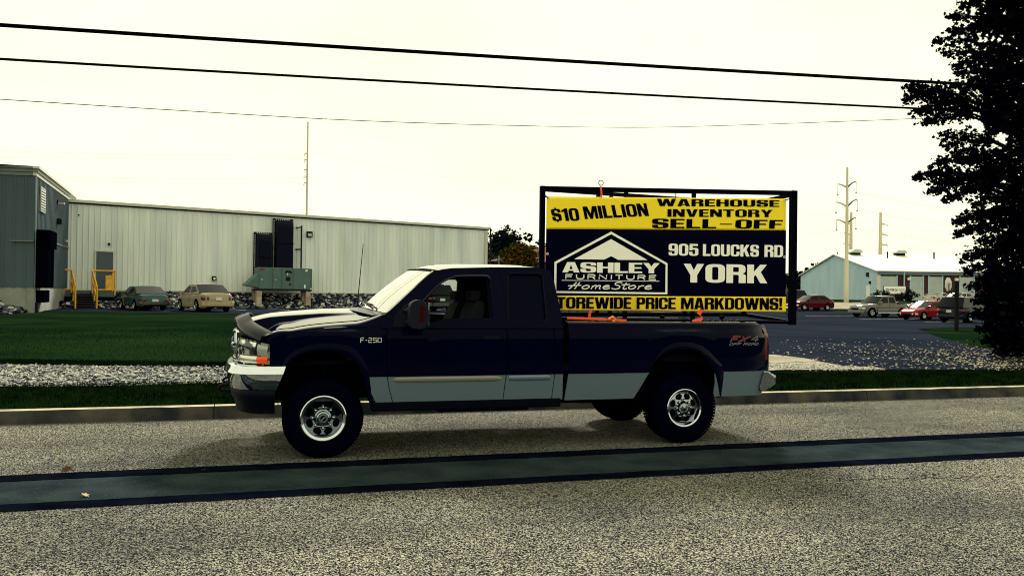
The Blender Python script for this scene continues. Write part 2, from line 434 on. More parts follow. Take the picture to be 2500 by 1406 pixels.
def clear_glass(name, tintc=(.9, .95, .93), refl=1.0, facing=0):
    if name in MATS: return MATS[name]
    M = bpy.data.materials.new(name); M.use_nodes = True; t = M.node_tree; t.nodes.clear()
    o = t.nodes.new('ShaderNodeOutputMaterial'); tr = t.nodes.new('ShaderNodeBsdfTransparent'); gl = t.nodes.new('ShaderNodeBsdfGlossy')
    tr.inputs[0].default_value = (*tintc, 1); gl.inputs['Roughness'].default_value = .02; gl.inputs['Color'].default_value = (1, 1, 1, 1)
    fr = t.nodes.new('ShaderNodeFresnel'); fr.inputs['IOR'].default_value = 1.5
    mm = t.nodes.new('ShaderNodeMath'); mm.operation = 'MULTIPLY'; mm.inputs[1].default_value = refl; mm.use_clamp = True
    mxs = t.nodes.new('ShaderNodeMixShader'); L = t.links.new
    if facing:
        fr = t.nodes.new('ShaderNodeLayerWeight'); fr.inputs['Blend'].default_value = .5
        pw = t.nodes.new('ShaderNodeMath'); pw.operation = 'POWER'; pw.inputs[1].default_value = facing
        L(fr.outputs['Facing'], pw.inputs[0]); fr = pw
    L(fr.outputs['Facing' if fr.type == 'LAYER_WEIGHT' else 0], mm.inputs[0]); L(mm.outputs[0], mxs.inputs[0]); L(tr.outputs[0], mxs.inputs[1]); L(gl.outputs[0], mxs.inputs[2]); L(mxs.outputs[0], o.inputs[0])
    MATS[name] = M; return M
glass = clear_glass('clear glass')
tint = lacquer('tinted glass', (.0008, .0014, .0085), f0=.002, f90=.8, power=4.5, rough=.02)
windshield_m = clear_glass('windscreen glass', (.5, .55, .55), 1.0, facing=.6)

def wheel(parent, loc, r, w, rim_r, style, near=True, name='wheel'):
    """a wheel: empty > tyre, rim, hub; outer face towards -y when near"""
    sgn = 1 if near else -1
    e = empty(name, loc); e.parent = parent
    t = MB()                                           # tyre with rounded shoulders and a sunk sidewall
    prof = [(rim_r - .004, -.5 * w + .035), (rim_r + .01, -.5 * w + .012), (rim_r + (r - rim_r) * .45, -.5 * w), (r - .035, -.5 * w + .012),
            (r - .012, -.5 * w + .03), (r, -.5 * w + .06), (r, .5 * w - .06), (r - .012, .5 * w - .03), (r - .05, .5 * w), (rim_r, .5 * w - .02)]
    t.lathe([(a, b * sgn) for a, b in prof], n=64)
    n = 72
    for k in range(n):                                 # tread blocks
        a = 2 * math.pi * k / n
        for j, yy in enumerate((-.36, -.12, .12, .36)):
            q = Matrix.Rotation(-(a + (.5 * 2 * math.pi / n if j % 2 else 0)), 4, 'Y')
            t.box((r - .0035, yy * w, 0), (.009, w * .21, .026), M=q)
    t.build('tyre', rubber, e, smooth=35)
    y0 = -.5 * w * sgn
    rm = MB()
    if style == 'front':
        rm.lathe([(rim_r + .004, y0 + .030 * sgn), (rim_r + .004, y0 + .004 * sgn), (rim_r - .006, y0 - .004 * sgn), (rim_r - .030, y0 + .004 * sgn), (rim_r - .036, y0 + .05 * sgn), (rim_r - .045, y0 + .10 * sgn)], n=64)
        dpl = y0 + .052 * sgn
    else:
        rm.lathe([(rim_r + .004, y0 + .030 * sgn), (rim_r + .004, y0 + .004 * sgn), (rim_r - .004, y0 - .002 * sgn), (rim_r - .018, y0 + .006 * sgn), (rim_r - .026, y0 + .04 * sgn), (rim_r - .05, y0 + .075 * sgn)], n=64)
        dpl = y0 + .055 * sgn
    ro = rim_r - (.034 if style == 'front' else .03)
    outer = [(ro * math.cos(2 * math.pi * k / 64), ro * math.sin(2 * math.pi * k / 64)) for k in range(64)]
    holes = []
    for k in range(8):
        a = 2 * math.pi * (k + .5) / 8
        cx, cz = ro * .74 * math.cos(a), ro * .74 * math.sin(a)
        ra, rb = (ro * .175, ro * .235)
        holes.append([(cx + ra * math.cos(b) * math.cos(a) - rb * math.sin(b) * math.sin(a), cz + ra * math.cos(b) * math.sin(a) + rb * math.sin(b) * math.cos(a)) for b in [2 * math.pi * j / 14 for j in range(14)]])
    inner = [(ro * .40 * math.cos(2 * math.pi * k / 32), ro * .40 * math.sin(2 * math.pi * k / 32)) for k in range(32)]
    dish = lambda x, z: (x, dpl + sgn * (.055 * max(0, (ro - math.hypot(x, z)) / ro) if style == 'front' else -.03 * max(0, (ro - math.hypot(x, z)) / ro)), z)
    rm.build('rim', chrome_dull, e, smooth=30); rm = MB()
    rm.poly([outer] + holes + [inner], dish)
    for hl in holes:                                  # hole walls give the openings depth
        k = len(hl); f = [dish(*p) for p in hl]; g = [(p[0] * .97, p[1] + .05 * sgn, p[2] * .97) for p in f]
        rm.add(f + g, [(i, (i + 1) % k, k + (i + 1) % k, k + i) for i in range(k)])
    rm.build('wheel_disc', disc_front if style == 'front' else disc_rear, e, smooth=30)
    bk = MB(); bk.lathe([(0.001, y0 + .135 * sgn), (rim_r - .02, y0 + .135 * sgn), (rim_r - .02, y0 + .03 * sgn)], n=40)
    bk.build('brake_drum', under, e)
    hb = MB()
    yd = dish(ro * .4, 0)[1]
    if style == 'front':
        hb.lathe([(ro * .42, yd + .004 * sgn), (ro * .42, yd - .008 * sgn), (ro * .36, yd - .012 * sgn), (ro * .34, yd - .02 * sgn), (ro * .33, yd - .055 * sgn), (ro * .27, yd - .062 * sgn), (ro * .25, yd - .05 * sgn), (ro * .17, yd - .05 * sgn), (ro * .16, yd - .066 * sgn), (ro * .02, yd - .066 * sgn)], n=40)
        hb.build('hub', disc_rear, e, smooth=30)
        hd = MB(); hd.lathe([(ro * .16, yd - .0665 * sgn), (ro * .155, yd - .072 * sgn), (.001, yd - .072 * sgn)], n=24); hd.build('hub_dial', blackp, e)
        h2 = MB(); h2.box((0, yd - .076 * sgn, 0), (.052, .008, .010), M=Matrix.Translation((0, 0, 0)) @ Matrix.Rotation(-.75, 4, 'Y')); h2.build('dial_mark', chrome_dull, e)
        lr = ro * .55
    else:
        hb.lathe([(ro * .33, yd + .004 * sgn), (ro * .33, yd - .02 * sgn), (ro * .29, yd - .032 * sgn), (ro * .24, yd - .036 * sgn), (ro * .22, yd - .03 * sgn), (.001, yd - .034 * sgn)], n=40)
        hb.build('hub', disc_rear, e, smooth=30)
        lr = ro * .46
    for k in range(8):
        ln = MB()
        a = 2 * math.pi * k / 8; yl = dish(lr, 0)[1]
        ln.lathe([(.017, yl + .002 * sgn), (.016, yl - .018 * sgn), (.010, yl - .028 * sgn), (.001, yl - .030 * sgn)], n=8, c=(lr * math.cos(a), 0, lr * math.sin(a)))
        ln.build('lug_nut', chrome_dull, e, smooth=30)
    return e

# ------------------------------------------------------------------ the black pickup
truck = empty('pickup_truck', ORG, A0)
tag(truck, 'large black pickup truck with silver lower panels, parked at the kerb carrying a banner frame', 'pickup truck')

def ySide(x, z):
    """half width of the body skin"""
    if z > 1.39: w = .94 - (z - 1.39) * .32
    elif z > 1.29: w = .957 - (z - 1.29) * .17
    elif z > 1.262: w = .983 - (z - 1.262) * .93
    elif z > .82: w = .990 - abs(z - 1.0) * .02
    else: w = .982 - (.82 - z) * .10
    if x < .1: w -= .085 * ((.1 - x) / .65) ** 2
    if x > 4.75: w -= .10 * ((x - 4.75) / .4) ** 2.2
    return w
def panel(name, xl, xr, zl, zu, nx=24, ny=14, split=.807, xs=None, sgn=-1, mats=None):
    mb = MB()
    ss = xs or [i / (nx - 1) for i in range(nx)]
    cols = []
    for s in ss:
        x0 = xl(1.0) * (1 - s) + xr(1.0) * s
        lo, hi = zl(x0), zu(x0)
        k1 = 6; zz = [lo + (max(lo, split) - lo) * i / k1 for i in range(k1 + 1)]
        b = max(lo, split)
        key = [z for z in (1.255, 1.265, 1.275, 1.29, 1.30) if b < z < hi - .004]
        rest = [b + (hi - b) * (i + 1) / ny for i in range(ny)]
        # snap the nearest rows to the shoulder crease so that it stays crisp
        for kz in key:
            j = min(range(len(rest) - 1), key=lambda i: abs(rest[i] - kz)) if len(rest) > 1 else 0
            rest[j] = kz
        rest = sorted(rest)
        pts = []
        for z in zz + rest:
            x = xl(z) * (1 - s) + xr(z) * s
            pts.append((x, sgn * ySide(x, z), z))
        cols.append(pts)
    o = len(mb.v); h = len(cols[0])
    for c in cols: mb.v += [tuple(p) for p in c]
    for i in range(len(cols) - 1):
        for j in range(h - 1):
            mb.k = 1 if j < 6 else 0
            mb.face((o + i * h + j, o + (i + 1) * h + j, o + (i + 1) * h + j + 1, o + i * h + j + 1))
    ob = mb.build(name, mats or [paint, silver], truck, smooth=28, merge=True)
    q = ob.modifiers.new('solid', 'SOLIDIFY'); q.thickness = .012; q.offset = 0; q.use_rim = False
    return ob
XL_DOOR = lambda z: interp([(.534, .70), (.70, .655), (.83, .632), (1.0, .627), (1.37, .622), (1.40, .622)], z)
XR_DOOR = lambda z: interp([(.536, 1.862), (.83, 1.893), (1.40, 1.897)], z)
XR_HALF = lambda z: interp([(.536, 2.411), (.80, 2.436), (1.31, 2.422), (1.40, 2.418)], z)
arch_f = [(-.40, .905), (-.369, .903), (-.304, 1.003), (-.22, 1.042), (-.128, 1.063), (-.03, 1.072), (.072, 1.07), (.16, 1.052), (.234, 1.027), (.30, .968), (.358, .894), (.40, .78), (.425, .686), (.448, .60), (.466, .519)]
arch_r = [(3.43, .521), (3.442, .521), (3.50, .66), (3.553, .802), (3.61, .905), (3.677, .989), (3.75, 1.03), (3.84, 1.058), (3.931, 1.066), (4.03, 1.064), (4.12, 1.048), (4.19, 1.022), (4.29, .93), (4.376, .819), (4.425, .69), (4.469, .521), (4.48, .521)]
zl_f = lambda x: interp(arch_f, x) if x < .466 else .526
zu_f = lambda x: interp([(-.56, 1.165), (-.50, 1.20), (-.42, 1.235), (-.3, 1.262), (-.1, 1.285), (.1, 1.295), (.3, 1.30), (.62, 1.31)], x)
xs_f = sorted(set([(x + .535) / (.627 + .535) for x in [-.535, -.50, -.47, -.44, -.41, -.39] + [p[0] for p in arch_f[1:]] + [.50, .56, .60, .627]]))
for sg in (-1, 1):
    panel('front_fender', lambda z: -.535 + .03 * max(0, 1.0 - z) * 0, lambda z: XL_DOOR(z) - .008, zl_f, zu_f, xs=xs_f, sgn=sg)
    d = panel('front_door', XL_DOOR, XR_DOOR, lambda x: .536, lambda x: 1.352 + .05 * smooth(1.05, 1.24, x), nx=36, sgn=sg)
    panel('rear_door', lambda z: XR_DOOR(z) + .010, XR_HALF, lambda x: .536, lambda x: 1.402, nx=10, sgn=sg)
    panel('cab_corner', lambda z: XR_HALF(z) + .009, lambda z: interp([(.53, 2.54), (1.40, 2.528)], z), lambda x: .53, lambda x: 1.402, nx=5, sgn=sg)
    xs_b = [(x - 2.592) / (5.15 - 2.592) for x in [2.592, 2.7, 2.9, 3.1, 3.3] + [p[0] for p in arch_r] + [4.52, 4.6, 4.7, 4.8, 4.9, 4.95, 5.0, 5.04, 5.08, 5.11, 5.13, 5.15]]
    bed = panel('bed_side', lambda z: 2.60 - .035 * max(0, (.82 - z) / .3), lambda z: interp([(.523, 5.04), (.65, 5.10), (.81, 5.155), (1.17, 5.145), (1.30, 5.115), (1.37, 5.07)], z),
          lambda x: interp(arch_r, x) if 3.43 < x < 4.48 else .521, lambda x: 1.345, xs=sorted(xs_b), sgn=sg)
    # wheel-arch flares
    for arch, out_ in ((arch_f[1:], [(-.40, .916), (-.363, 1.024), (-.207, 1.124), (.03, 1.16), (.273, 1.122), (.398, .976), (.454, .815), (.487, .53)]),
                       (arch_r[1:-1], [(3.455, .521), (3.56, .80), (3.726, 1.081), (3.981, 1.158), (4.241, 1.101), (4.43, .935), (4.51, .816), (4.49, .521)])):
        n = 25
        ai = catmull([(p[0], p[1], 0) for p in arch], 3); ao = catmull([(p[0], p[1], 0) for p in out_], 6)
        rows = []
        for i in range(n):
            a = ai[round(i * (len(ai) - 1) / (n - 1))]; b = ao[round(i * (len(ao) - 1) / (n - 1))]
            row = []
            for (k, dy) in ((0, -.06), (0, .010), (.12, .016), (.45, .016), (.8, .010), (1, .003)):
                x = a.x + (b.x - a.x) * k; z = a.y + (b.y - a.y) * k
                row.append((x, sg * (ySide(x, z) + dy), z))
            rows.append(row)
        f = MB(); f.grid(rows); f.build('wheel_arch', paint, truck, smooth=50)
    # sill under the doors, side mouldings
    s_ = MB(); s_.box((1.5, sg * .90, .50), (2.05, .14, .10)); s_.build('rocker_panel', under, truck, bevel=.02)
    for (x0, x1, mm) in ((.665, 1.872, moulding_m), (1.91, 2.405, silver)):
        n = 20; rows = []
        for i in range(n):
            x = x0 + (x1 - x0) * i / (n - 1); e_ = min(1, min(i, n - 1 - i) / 1.2) ** .5
            rows.append([(x, sg * (ySide(x, .772 + dz * e_) + dy * (e_ if dy > 0 else 1)), .772 + dz * e_) for dz, dy in ((-.03, -.002), (-.026, .012), (-.012, .018), (.012, .018), (.026, .012), (.03, -.002))])
        g = MB(); g.grid(rows); g.build('side_moulding', mm, truck, smooth=60)
    # pinstripe trim over the two-tone line
    # cab upper side: pillars round the window openings
    yy = lambda x, z: (x, sg * (.94 - (z - 1.39) * .32 + .004), z)
    front_open = rp([(1.03, 1.30), (1.115, 1.352), (1.235, 1.394), (1.75, 1.402, .02), (1.742, 1.862, .05), (1.40, 1.862, .06), (1.30, 1.842, .10), (1.17, 1.752, .08), (.845, 1.415, .03), (.845, 1.345, .02)])
    front_open = [(x, max(z, 1.405 if x > 1.24 else 1.358)) for x, z in front_open]
    outer = [(.56, 1.30), (.56, 1.40), (.60, 1.435), (.64, 1.462), (.87, 1.67), (1.04, 1.825), (1.13, 1.893), (1.23, 1.918), (1.33, 1.932), (1.78, 1.952), (2.30, 1.962), (2.40, 1.945), (2.435, 1.925), (2.478, 1.80), (2.508, 1.575), (2.528, 1.402), (2.526, 1.30)]
    rw = rp([(1.912, 1.37, .04), (2.349, 1.375, .05), (2.345, 1.897, .05), (1.952, 1.891, .05)])
    # lower strip is covered by the doors, so the opening of the front window starts at the sill
    pl = MB(); pl.poly([outer, front_open[::-1], rw[::-1]], yy)
    pl.build('cab_side', paint, truck, solid=.03)
    wg = MB(); wg.poly([rp([(1.905, 1.363, .04), (2.356, 1.368, .05), (2.352, 1.904, .05), (1.945, 1.898, .05)])], lambda x, z: (x, sg * (.94 - (z - 1.39) * .32 - .014), z)); wg.build('rear_side_window', tint, truck, solid=.006)
    ws = MB()                                        # dark seal round it, and the door shut lines
    ring = rp([(1.912, 1.37, .04), (2.349, 1.375, .05), (2.345, 1.897, .05), (1.952, 1.891, .05)])
    ws.tube([(x, sg * (.94 - (z - 1.39) * .32 + .021), z) for x, z in ring + ring[:1]], .006, n=6)
    ws.build('window_seal', blackp, truck)
    sl = MB(); sl.tube([(x, sg * (.94 - (z - 1.39) * .32 + .0175), z) for x, z in [(1.857, 1.952), (1.888, 1.75), (1.902, 1.40)]], .005, n=6)
    sl.build('door_gap', under, truck); sl = MB()
    sl.tube([(x, sg * (.94 - (z - 1.39) * .32 + .0175), z) for x, z in [(2.35, 1.955), (2.41, 1.55), (2.425, 1.40)]], .004, n=6)
    sl.build('door_gap', under, truck)
    # window visor strip along the top of the front window
    vis = [(.855, 1.436), (1.088, 1.682), (1.226, 1.801), (1.34, 1.852), (1.408, 1.868), (1.69, 1.877), (1.735, 1.865), (1.752, 1.835)]
    vin = [(.885, 1.436), (1.143, 1.715), (1.262, 1.800), (1.35, 1.832), (1.42, 1.838), (1.68, 1.842), (1.72, 1.838), (1.742, 1.822)]
    a_ = catmull([(p[0], p[1], 0) for p in vis], 4); b_ = catmull([(p[0], p[1], 0) for p in vin], 4)
    v_ = MB(); v_.grid([[yy(p.x, p.y), (lambda q: (q[0], q[1] + sg * .022, q[2]))(yy(p.x * .6 + q_.x * .4, p.y * .6 + q_.y * .4)), (lambda q: (q[0], q[1] + sg * .03, q[2]))(yy(q_.x, q_.y))] for p, q_ in zip(a_, b_)])
    v_.build('window_visor', paint, truck, smooth=60, solid=.006)
    if sg > 0:
        gp = MB(); gp.poly([front_open], lambda x, z: (x, sg * (.925 - (z - 1.39) * .32), z)); gp.build('front_side_window', glass, truck)
    hd = MB(); hd.box((1.73, sg * .978, 1.20), (.19, .035, .045)); hd.build('door_handle', blackp, truck, bevel=.012)
# hood with fender tops, one loft from side to side
zs = lambda x: interp([(-.56, 1.215), (-.50, 1.262), (-.44, 1.298), (-.37, 1.325), (-.25, 1.352), (-.13, 1.372), (.05, 1.392), (.27, 1.410), (.45, 1.418), (.52, 1.424), (.60, 1.445), (.66, 1.475)], x)
zc = lambda x: interp([(-.90, 1.30), (-.846, 1.335), (-.74, 1.372), (-.62, 1.405), (-.527, 1.425), (-.40, 1.441), (-.267, 1.452), (0, 1.474), (.313, 1.482), (.45, 1.488), (.60, 1.49), (.70, 1.49)], x)
def hood_x(s, y):                                      # the leading edge bows forward in the middle
    f = -.845 + .30 * (abs(y) / .95) ** 2.4
    r_ = .40 + .24 * (abs(y) / .95) ** 2
    return f + (r_ - f) * s
ys = [0, .12, .24, .33, .39, .42, .44, .46, .48, .50, .53, .57, .64, .72, .78, .83, .87, .90, .925, .945]
rows = []
for i in range(33):
    s = i / 32; half = []
    for y in ys:
        x = hood_x(s, y); side = zs(max(x, -.56)) - .055 * (1 - smooth(.30, .62, x)) * smooth(-.56, -.30, x); cen = zc(x) - .034
        k = smooth(.42, .50, y)
        crown = cen + .040 * (1 - (y / .42) ** 2 if y < .42 else 0)
        low = side + .062 * max(0, .83 - y) / .30 * smooth(-.75, -.35, x)
        if x < -.5: low = min(low + (zc(x) - .12 - low) * smooth(-.45, -.8, x) * .5, cen)
        z = crown * (1 - k) + low * k
        if y > .83: z -= (.085 - .050 * (1 - smooth(.30, .62, x)) * smooth(-.56, -.30, x)) * ((y - .83) / .115) ** 2
        yq = y * ySide(x, 1.30) / .957 * 1.0
        half.append((x, yq, z))
    # down to the fender edge
    x = half[-1][0]; fz = zu_f(max(-.53, min(.62, x)))
    half.append((x, ySide(x, max(fz, 1.27)) + .001, fz + .012)); half.append((x, ySide(x, fz) - .002, fz - .012))
    rows.append([(p[0], -p[1], p[2]) for p in half[::-1]] + half[1:])
hd = MB(); hd.grid(rows); hood = hd.build('hood', lacquer('boosted gloss paint', NAVY, f0=.002, f90=.88, power=0), truck, smooth=50)
for sg in (-1, 1):
    seam = MB(); seam.tube([Vector((r_[len(r_) // 2 + sg * 14][0], r_[len(r_) // 2 + sg * 14][1], r_[len(r_) // 2 + sg * 14][2] + .001)) for r_ in rows[2:]], .004, n=5)
    seam.build('hood_gap', under, hood)
# smoked bug deflector wrapped over the front of the hood
rows = []
for i in range(41):
    y = -.93 + 1.86 * i / 40; a = abs(y)
    x = -.845 + .30 * (a / .95) ** 2.4
    z = interp([(0, 1.335), (.36, 1.325), (.54, 1.27), (.80, 1.205), (.93, 1.165)], a)
    rows.append([(x + .02, y * .985, z - .075), (x - .04, y * .99, z - .05), (x - .065, y, z - .005), (x - .045, y, z + .05), (x + .015, y, z + .078), (x + .075, y, z + .088 + (.012 if .2 < a < .5 else 0)), (x + .082, y, z + .082)])
bd = MB(); bd.grid(rows); bd.build('bug_deflector', lacquer('smoked plastic', (.0025, .0042, .011), f0=.004, f90=.42, power=3.4, rough=.12), truck, smooth=60)
# cowl at the foot of the windscreen
def wbase(y): k = (y / .76) ** 2; return Vector((.47 + .18 * k, y, 1.50 - .052 * k))
def wtop(y):
    yt = y * .72 / .76; k = (yt / .72) ** 2; return Vector((1.0 + .155 * k, yt, 1.928 - .028 * k))
ny = 17; Y = [-.76 + 1.52 * i / (ny - 1) for i in range(ny)]
ws = MB(); ws.grid([[(wbase(y) * (1 - k / 8) + wtop(y) * (k / 8) + Vector((-.016 * math.sin(math.pi * k / 8), 0, .012 * math.sin(math.pi * k / 8)))) for y in Y] for k in range(9)])
ws.build('windscreen', windshield_m, truck, smooth=60)
cw = MB(); cw.grid([[(wbase(y) + Vector((-.20 + .06 * abs(y), 0, -.02 - .0 * abs(y)))) for y in Y], [wbase(y) + Vector((-.06, 0, -.004)) for y in Y], [wbase(y) + Vector((.03, 0, -.008)) for y in Y]])
cw.build('cowl', mat('cowl plastic', (.004, .006, .014), rough=.3, spec=.4), truck, smooth=60)
sh = MB(); sh.tube([wtop(y) + Vector((0, 0, .004)) for y in Y], .008, n=6); sh.build('windscreen_seal', blackp, truck)
for sg in (-1, 1):                                     # A-pillars between screen and door
    rows = []
    for k in range(9):
        t = k / 8; p = wbase(sg * .76) * (1 - t) + wtop(sg * .76) * t
        q = Vector((interp([(0, .60), (1, 1.14)], t), 0, interp([(0, 1.43), (1, 1.897)], t))); q.y = sg * (.94 - (q.z - 1.39) * .32 + .012)
        rows.append([p + Vector((-.008, 0, .004)), (p + q) / 2 + Vector((-.022, sg * .012, .010)), q, q + Vector((.03, 0, -.02))])
    a = MB(); a.grid(rows); a.build('windscreen_pillar', paint, truck, smooth=60, solid=.006)
for (y0, dx) in ((-.52, .10), (.10, .10)):            # wipers lying on the glass
    wp = MB(); b0 = wbase(y0) + Vector((-.03, 0, .02)); tip = wbase(y0 + .55) * .93 + wtop(y0 + .55) * .07 + Vector((-.02, 0, .03))
    wp.tube([b0, b0 + Vector((.02, .06, .035)), tip], [.012, .009, .007], n=6)
    wp.tube([tip + (b0 - tip) * .75 + Vector((.0, 0, .01)), tip + (tip - b0) * .12], .008, n=6)
    wp.build('wiper', blackp, truck)
an = MB(); an.tube([(.46, .82, 1.36), (.49, .82, 1.47)], [.02, .014], n=8); an.tube([(.49, .82, 1.47), (.553, .80, 2.262)], [.0065, .0042], n=6); an.build('antenna', blackp, truck)
# roof
def roof_front(y): k = (y / .70) ** 2; return 1.0 + .155 * k
rows = []
for i in range(21):
    s = i / 20; row = []
    for j in range(25):
        u = -1 + 2 * j / 24
        yf = u * .765
        xf = roof_front(min(.72, abs(yf))) + (0.0 if abs(u) < .95 else .02)
        x = xf + (2.43 - xf) * s
        c_ = interp([(1.0, 1.930), (1.10, 1.956), (1.24, 1.982), (1.45, 1.995), (1.9, 2.0), (2.2, 1.995), (2.36, 1.975), (2.43, 1.94)], x)
        e_ = interp([(1.10, 1.893), (1.23, 1.92), (1.35, 1.935), (1.78, 1.953), (2.30, 1.963), (2.40, 1.946), (2.44, 1.92)], x)
        z = e_ + (c_ - e_) * (1 - abs(u) ** 3.2)
        z += .006 * (math.cos(u * 14) > .6) * (.05 < s < .9) * (abs(u) < .8)
        row.append((x, yf if abs(u) < .97 else math.copysign(.775, u), z))
    rows.append(row)
rf = MB(); rf.grid(rows); rf.build('roof', MATS['boosted gloss paint'], truck, smooth=60)
# cab back wall with rear window
bk = MB(); bk.poly([[(-.93, 1.0), (.93, 1.0), (.90, 1.45), (.77, 1.93), (-.77, 1.93), (-.90, 1.45)], rect(-.62, 1.47, .62, 1.84, .06)[::-1]], lambda y, z: (2.53 - max(0, z - 1.40) * .18, y, z))
bk.build('cab_back', paint, truck, solid=.03)
bw = MB(); bw.poly([rect(-.63, 1.46, .63, 1.85, .06)], lambda y, z: (2.525 - max(0, z - 1.40) * .18, y, z)); bw.build('rear_window', tint, truck)
# interior
it = MB(); it.box((1.55, 0, .92), (1.80, 1.80, .72)); it.box((.70, 0, 1.22), (.40, 1.72, .28)); it.build('cabin_floor', darkin, truck)
ds = MB(); ds.prism([(.50, 1.30), (.55, 1.43), (.75, 1.45), (.93, 1.40), (.98, 1.28), (.98, 1.10), (.50, 1.10)], lambda x, z: (x, -.80, z), lambda x, z: (x, .80, z)); ds.build('dashboard', darkin, truck, bevel=.02)
for y in (-.42, .42):
    st = MB()
    st.prism(rp([(1.42, 1.02, .05), (1.60, 1.02, .05), (1.735, 1.50, .06), (1.715, 1.60, .05), (1.63, 1.58, .05), (1.53, 1.35, .1)]), lambda x, z: (x, y - .25, z), lambda x, z: (x, y + .25, z))
    st.box((1.30, y, 1.10), (.52, .52, .16))
    so_ = st.build('seat', seat_m, truck, bevel=.05, smooth=50)
    hr = MB(); hr.prism(rp([(1.60, 1.585, .03), (1.70, 1.595, .03), (1.715, 1.70, .04), (1.60, 1.70, .04)]), lambda x, z: (x, y - .14, z), lambda x, z: (x, y + .14, z)); hr.build('headrest', seat_m, so_, bevel=.03, smooth=50)
rsb = MB(); rsb.prism(rp([(2.05, 1.0), (2.25, 1.0), (2.35, 1.58, .05), (2.25, 1.60, .05)]), lambda x, z: (x, -.7, z), lambda x, z: (x, .7, z)); rsb.build('rear_bench', darkin, truck, bevel=.04)
for sg in (-1, 1):
    bp_ = MB(); bp_.prism([(1.738, 1.30), (1.90, 1.30), (1.88, 1.94), (1.728, 1.94)], lambda x, z: (x, sg * (.91 - (z - 1.39) * .32), z), lambda x, z: (x, sg * (.84 - (z - 1.39) * .32), z))
    bp_.build('door_pillar', darkin, truck)
swl = MB()
Q = Matrix.Translation((1.12, -.42, 1.43)) @ Matrix.Rotation(R(62), 4, 'Y')
swl.tube([Q @ Vector((.19 * math.cos(2 * math.pi * k / 28), .19 * math.sin(2 * math.pi * k / 28), 0)) for k in range(29)], .014, n=8, caps=False)
swl.tube([Q @ Vector((-.18, 0, 0)), Q @ Vector((0, 0, -.04)), Q @ Vector((.18, 0, 0))], .012, n=6); swl.tube([Q @ Vector((0, 0, -.03)), Q @ Vector((0, 0, -.30))], .025, n=8)
swl.build('steering_wheel', blackp, truck, smooth=60)
# chassis
ch = MB()
for sg in (-1, 1): ch.box((2.2, sg * .43, .62), (5.6, .09, .17)); ch.box((1.7, sg * .72, .47), (1.0, .2, .13))
ch.box((1.3, 0, .58), (1.3, .5, .28)); ch.tube([(1.9, .05, .5), (3.9, .05, .42)], .045, n=10)
ch.tube([(0, -.8, .40), (0, .8, .40)], .06, n=10); ch.tube([(4.01, -.8, .40), (4.01, .8, .40)], .065, n=10)
ch.lathe([(.02, -.17), (.14, -.12), (.17, 0), (.14, .12), (.02, .17)], n=16, c=(4.01, .05, .40)); ch.lathe([(.02, -.14), (.12, -.1), (.14, 0), (.12, .1), (.02, .14)], n=16, c=(0, .3, .40))
ch.tube([(2.2, -.62, .50), (3.2, -.66, .48), (4.6, -.60, .52)], .045, n=8)
for sg in (-1, 1):
    ch.tube([(.05, sg * .62, .42), (.02, sg * .60, .95)], .035, n=8); ch.bar((3.4, sg * .55, .52), (4.7, sg * .55, .56), .07, .05)
    ch.box((0.02, sg * .60, .95), (.9, .50, .04)); ch.box((4.0, sg * .60, 1.10), (1.05, .50, .04))
ch.box((0.03, 0, .85), (.88, .70, .55)); ch.box((4.0, 0, .90), (1.3, 1.0, .3))
ch.build('chassis', under, truck)
# bed: inner walls, rails, tailgate
bi = MB(); bi.box((3.85, 0, .95), (2.46, 1.75, .06)); bi.box((2.64, 0, 1.15), (.04, 1.86, .36)); bi.box((3.85, -.84, 1.15), (2.46, .04, .36)); bi.box((3.85, .84, 1.15), (2.46, .04, .36))
bi.build('bed_liner', under, truck)
for sg in (-1, 1):
    rows = []
    for i in range(26):
        x = 2.60 + (5.085 - 2.60) * i / 25; dz = -.05 * smooth(4.97, 5.10, x)
        yb = ySide(x, 1.345)
        rows.append([(x, sg * (yb + .001), 1.335 + dz), (x, sg * (yb - .002), 1.352 + dz), (x, sg * (yb - .018), 1.370 + dz), (x, sg * (yb - .05), 1.375 + dz), (x, sg * .84, 1.375 + dz), (x, sg * .83, 1.31)])
    g = MB(); g.grid(rows); g.build('bed_rail', paint, truck, smooth=50)
tg = MB(); tg.prism(rp([(5.06, .80), (5.115, .80), (5.115, 1.30, .03), (5.08, 1.36, .03), (5.04, 1.36), (5.04, .80)]), lambda x, z: (x, -.84, z), lambda x, z: (x, .84, z)); tg.build('tailgate', paint, truck, bevel=.008)
for sg in (-1, 1):
    rows = []
    for i in range(9):
        z = .93 + (1.305 - .93) * i / 8; row = []
        xe = interp([(.523, 5.04), (.81, 5.155), (1.17, 5.145), (1.30, 5.115), (1.37, 5.07)], z)
        for k in range(6):
            t = k / 5; x = xe - .068 + .078 * min(1, t * 1.3); yv = ySide(x, z) + .008 - .10 * max(0, t - .5) ** 1
            row.append((x, sg * yv, z))
        rows.append(row)
    g = MB(); g.grid(rows); tl = g.build('tail_light', redlens, truck, smooth=60)
    g = MB(); g.box((5.146, sg * (ySide(5.14, .95) - .03), .925), (.03, .05, .05)); g.build('reversing_lens', white_p, tl, bevel=.008)
rb = MB()
prof = [(5.10, .80), (5.155, .80), (5.235, .745), (5.245, .72), (5.232, .64), (5.06, .56), (5.04, .60)]
n_ = len(prof); st_ = [(-.955, -.05), (-.93, -.01), (-.80, 0), (0, .01), (.80, 0), (.93, -.01), (.955, -.05)]
rows = [[(p[0] + dx, y, p[1]) for p in prof + prof[:1]] for y, dx in st_]
rb.grid(rows); rb.face([i for i in range(n_)]); k0 = 6 * (n_ + 1); rb.face([k0 + i for i in range(n_)])
rbo = rb.build('rear_bumper', disc_rear, truck, smooth=30, bevel=.01)
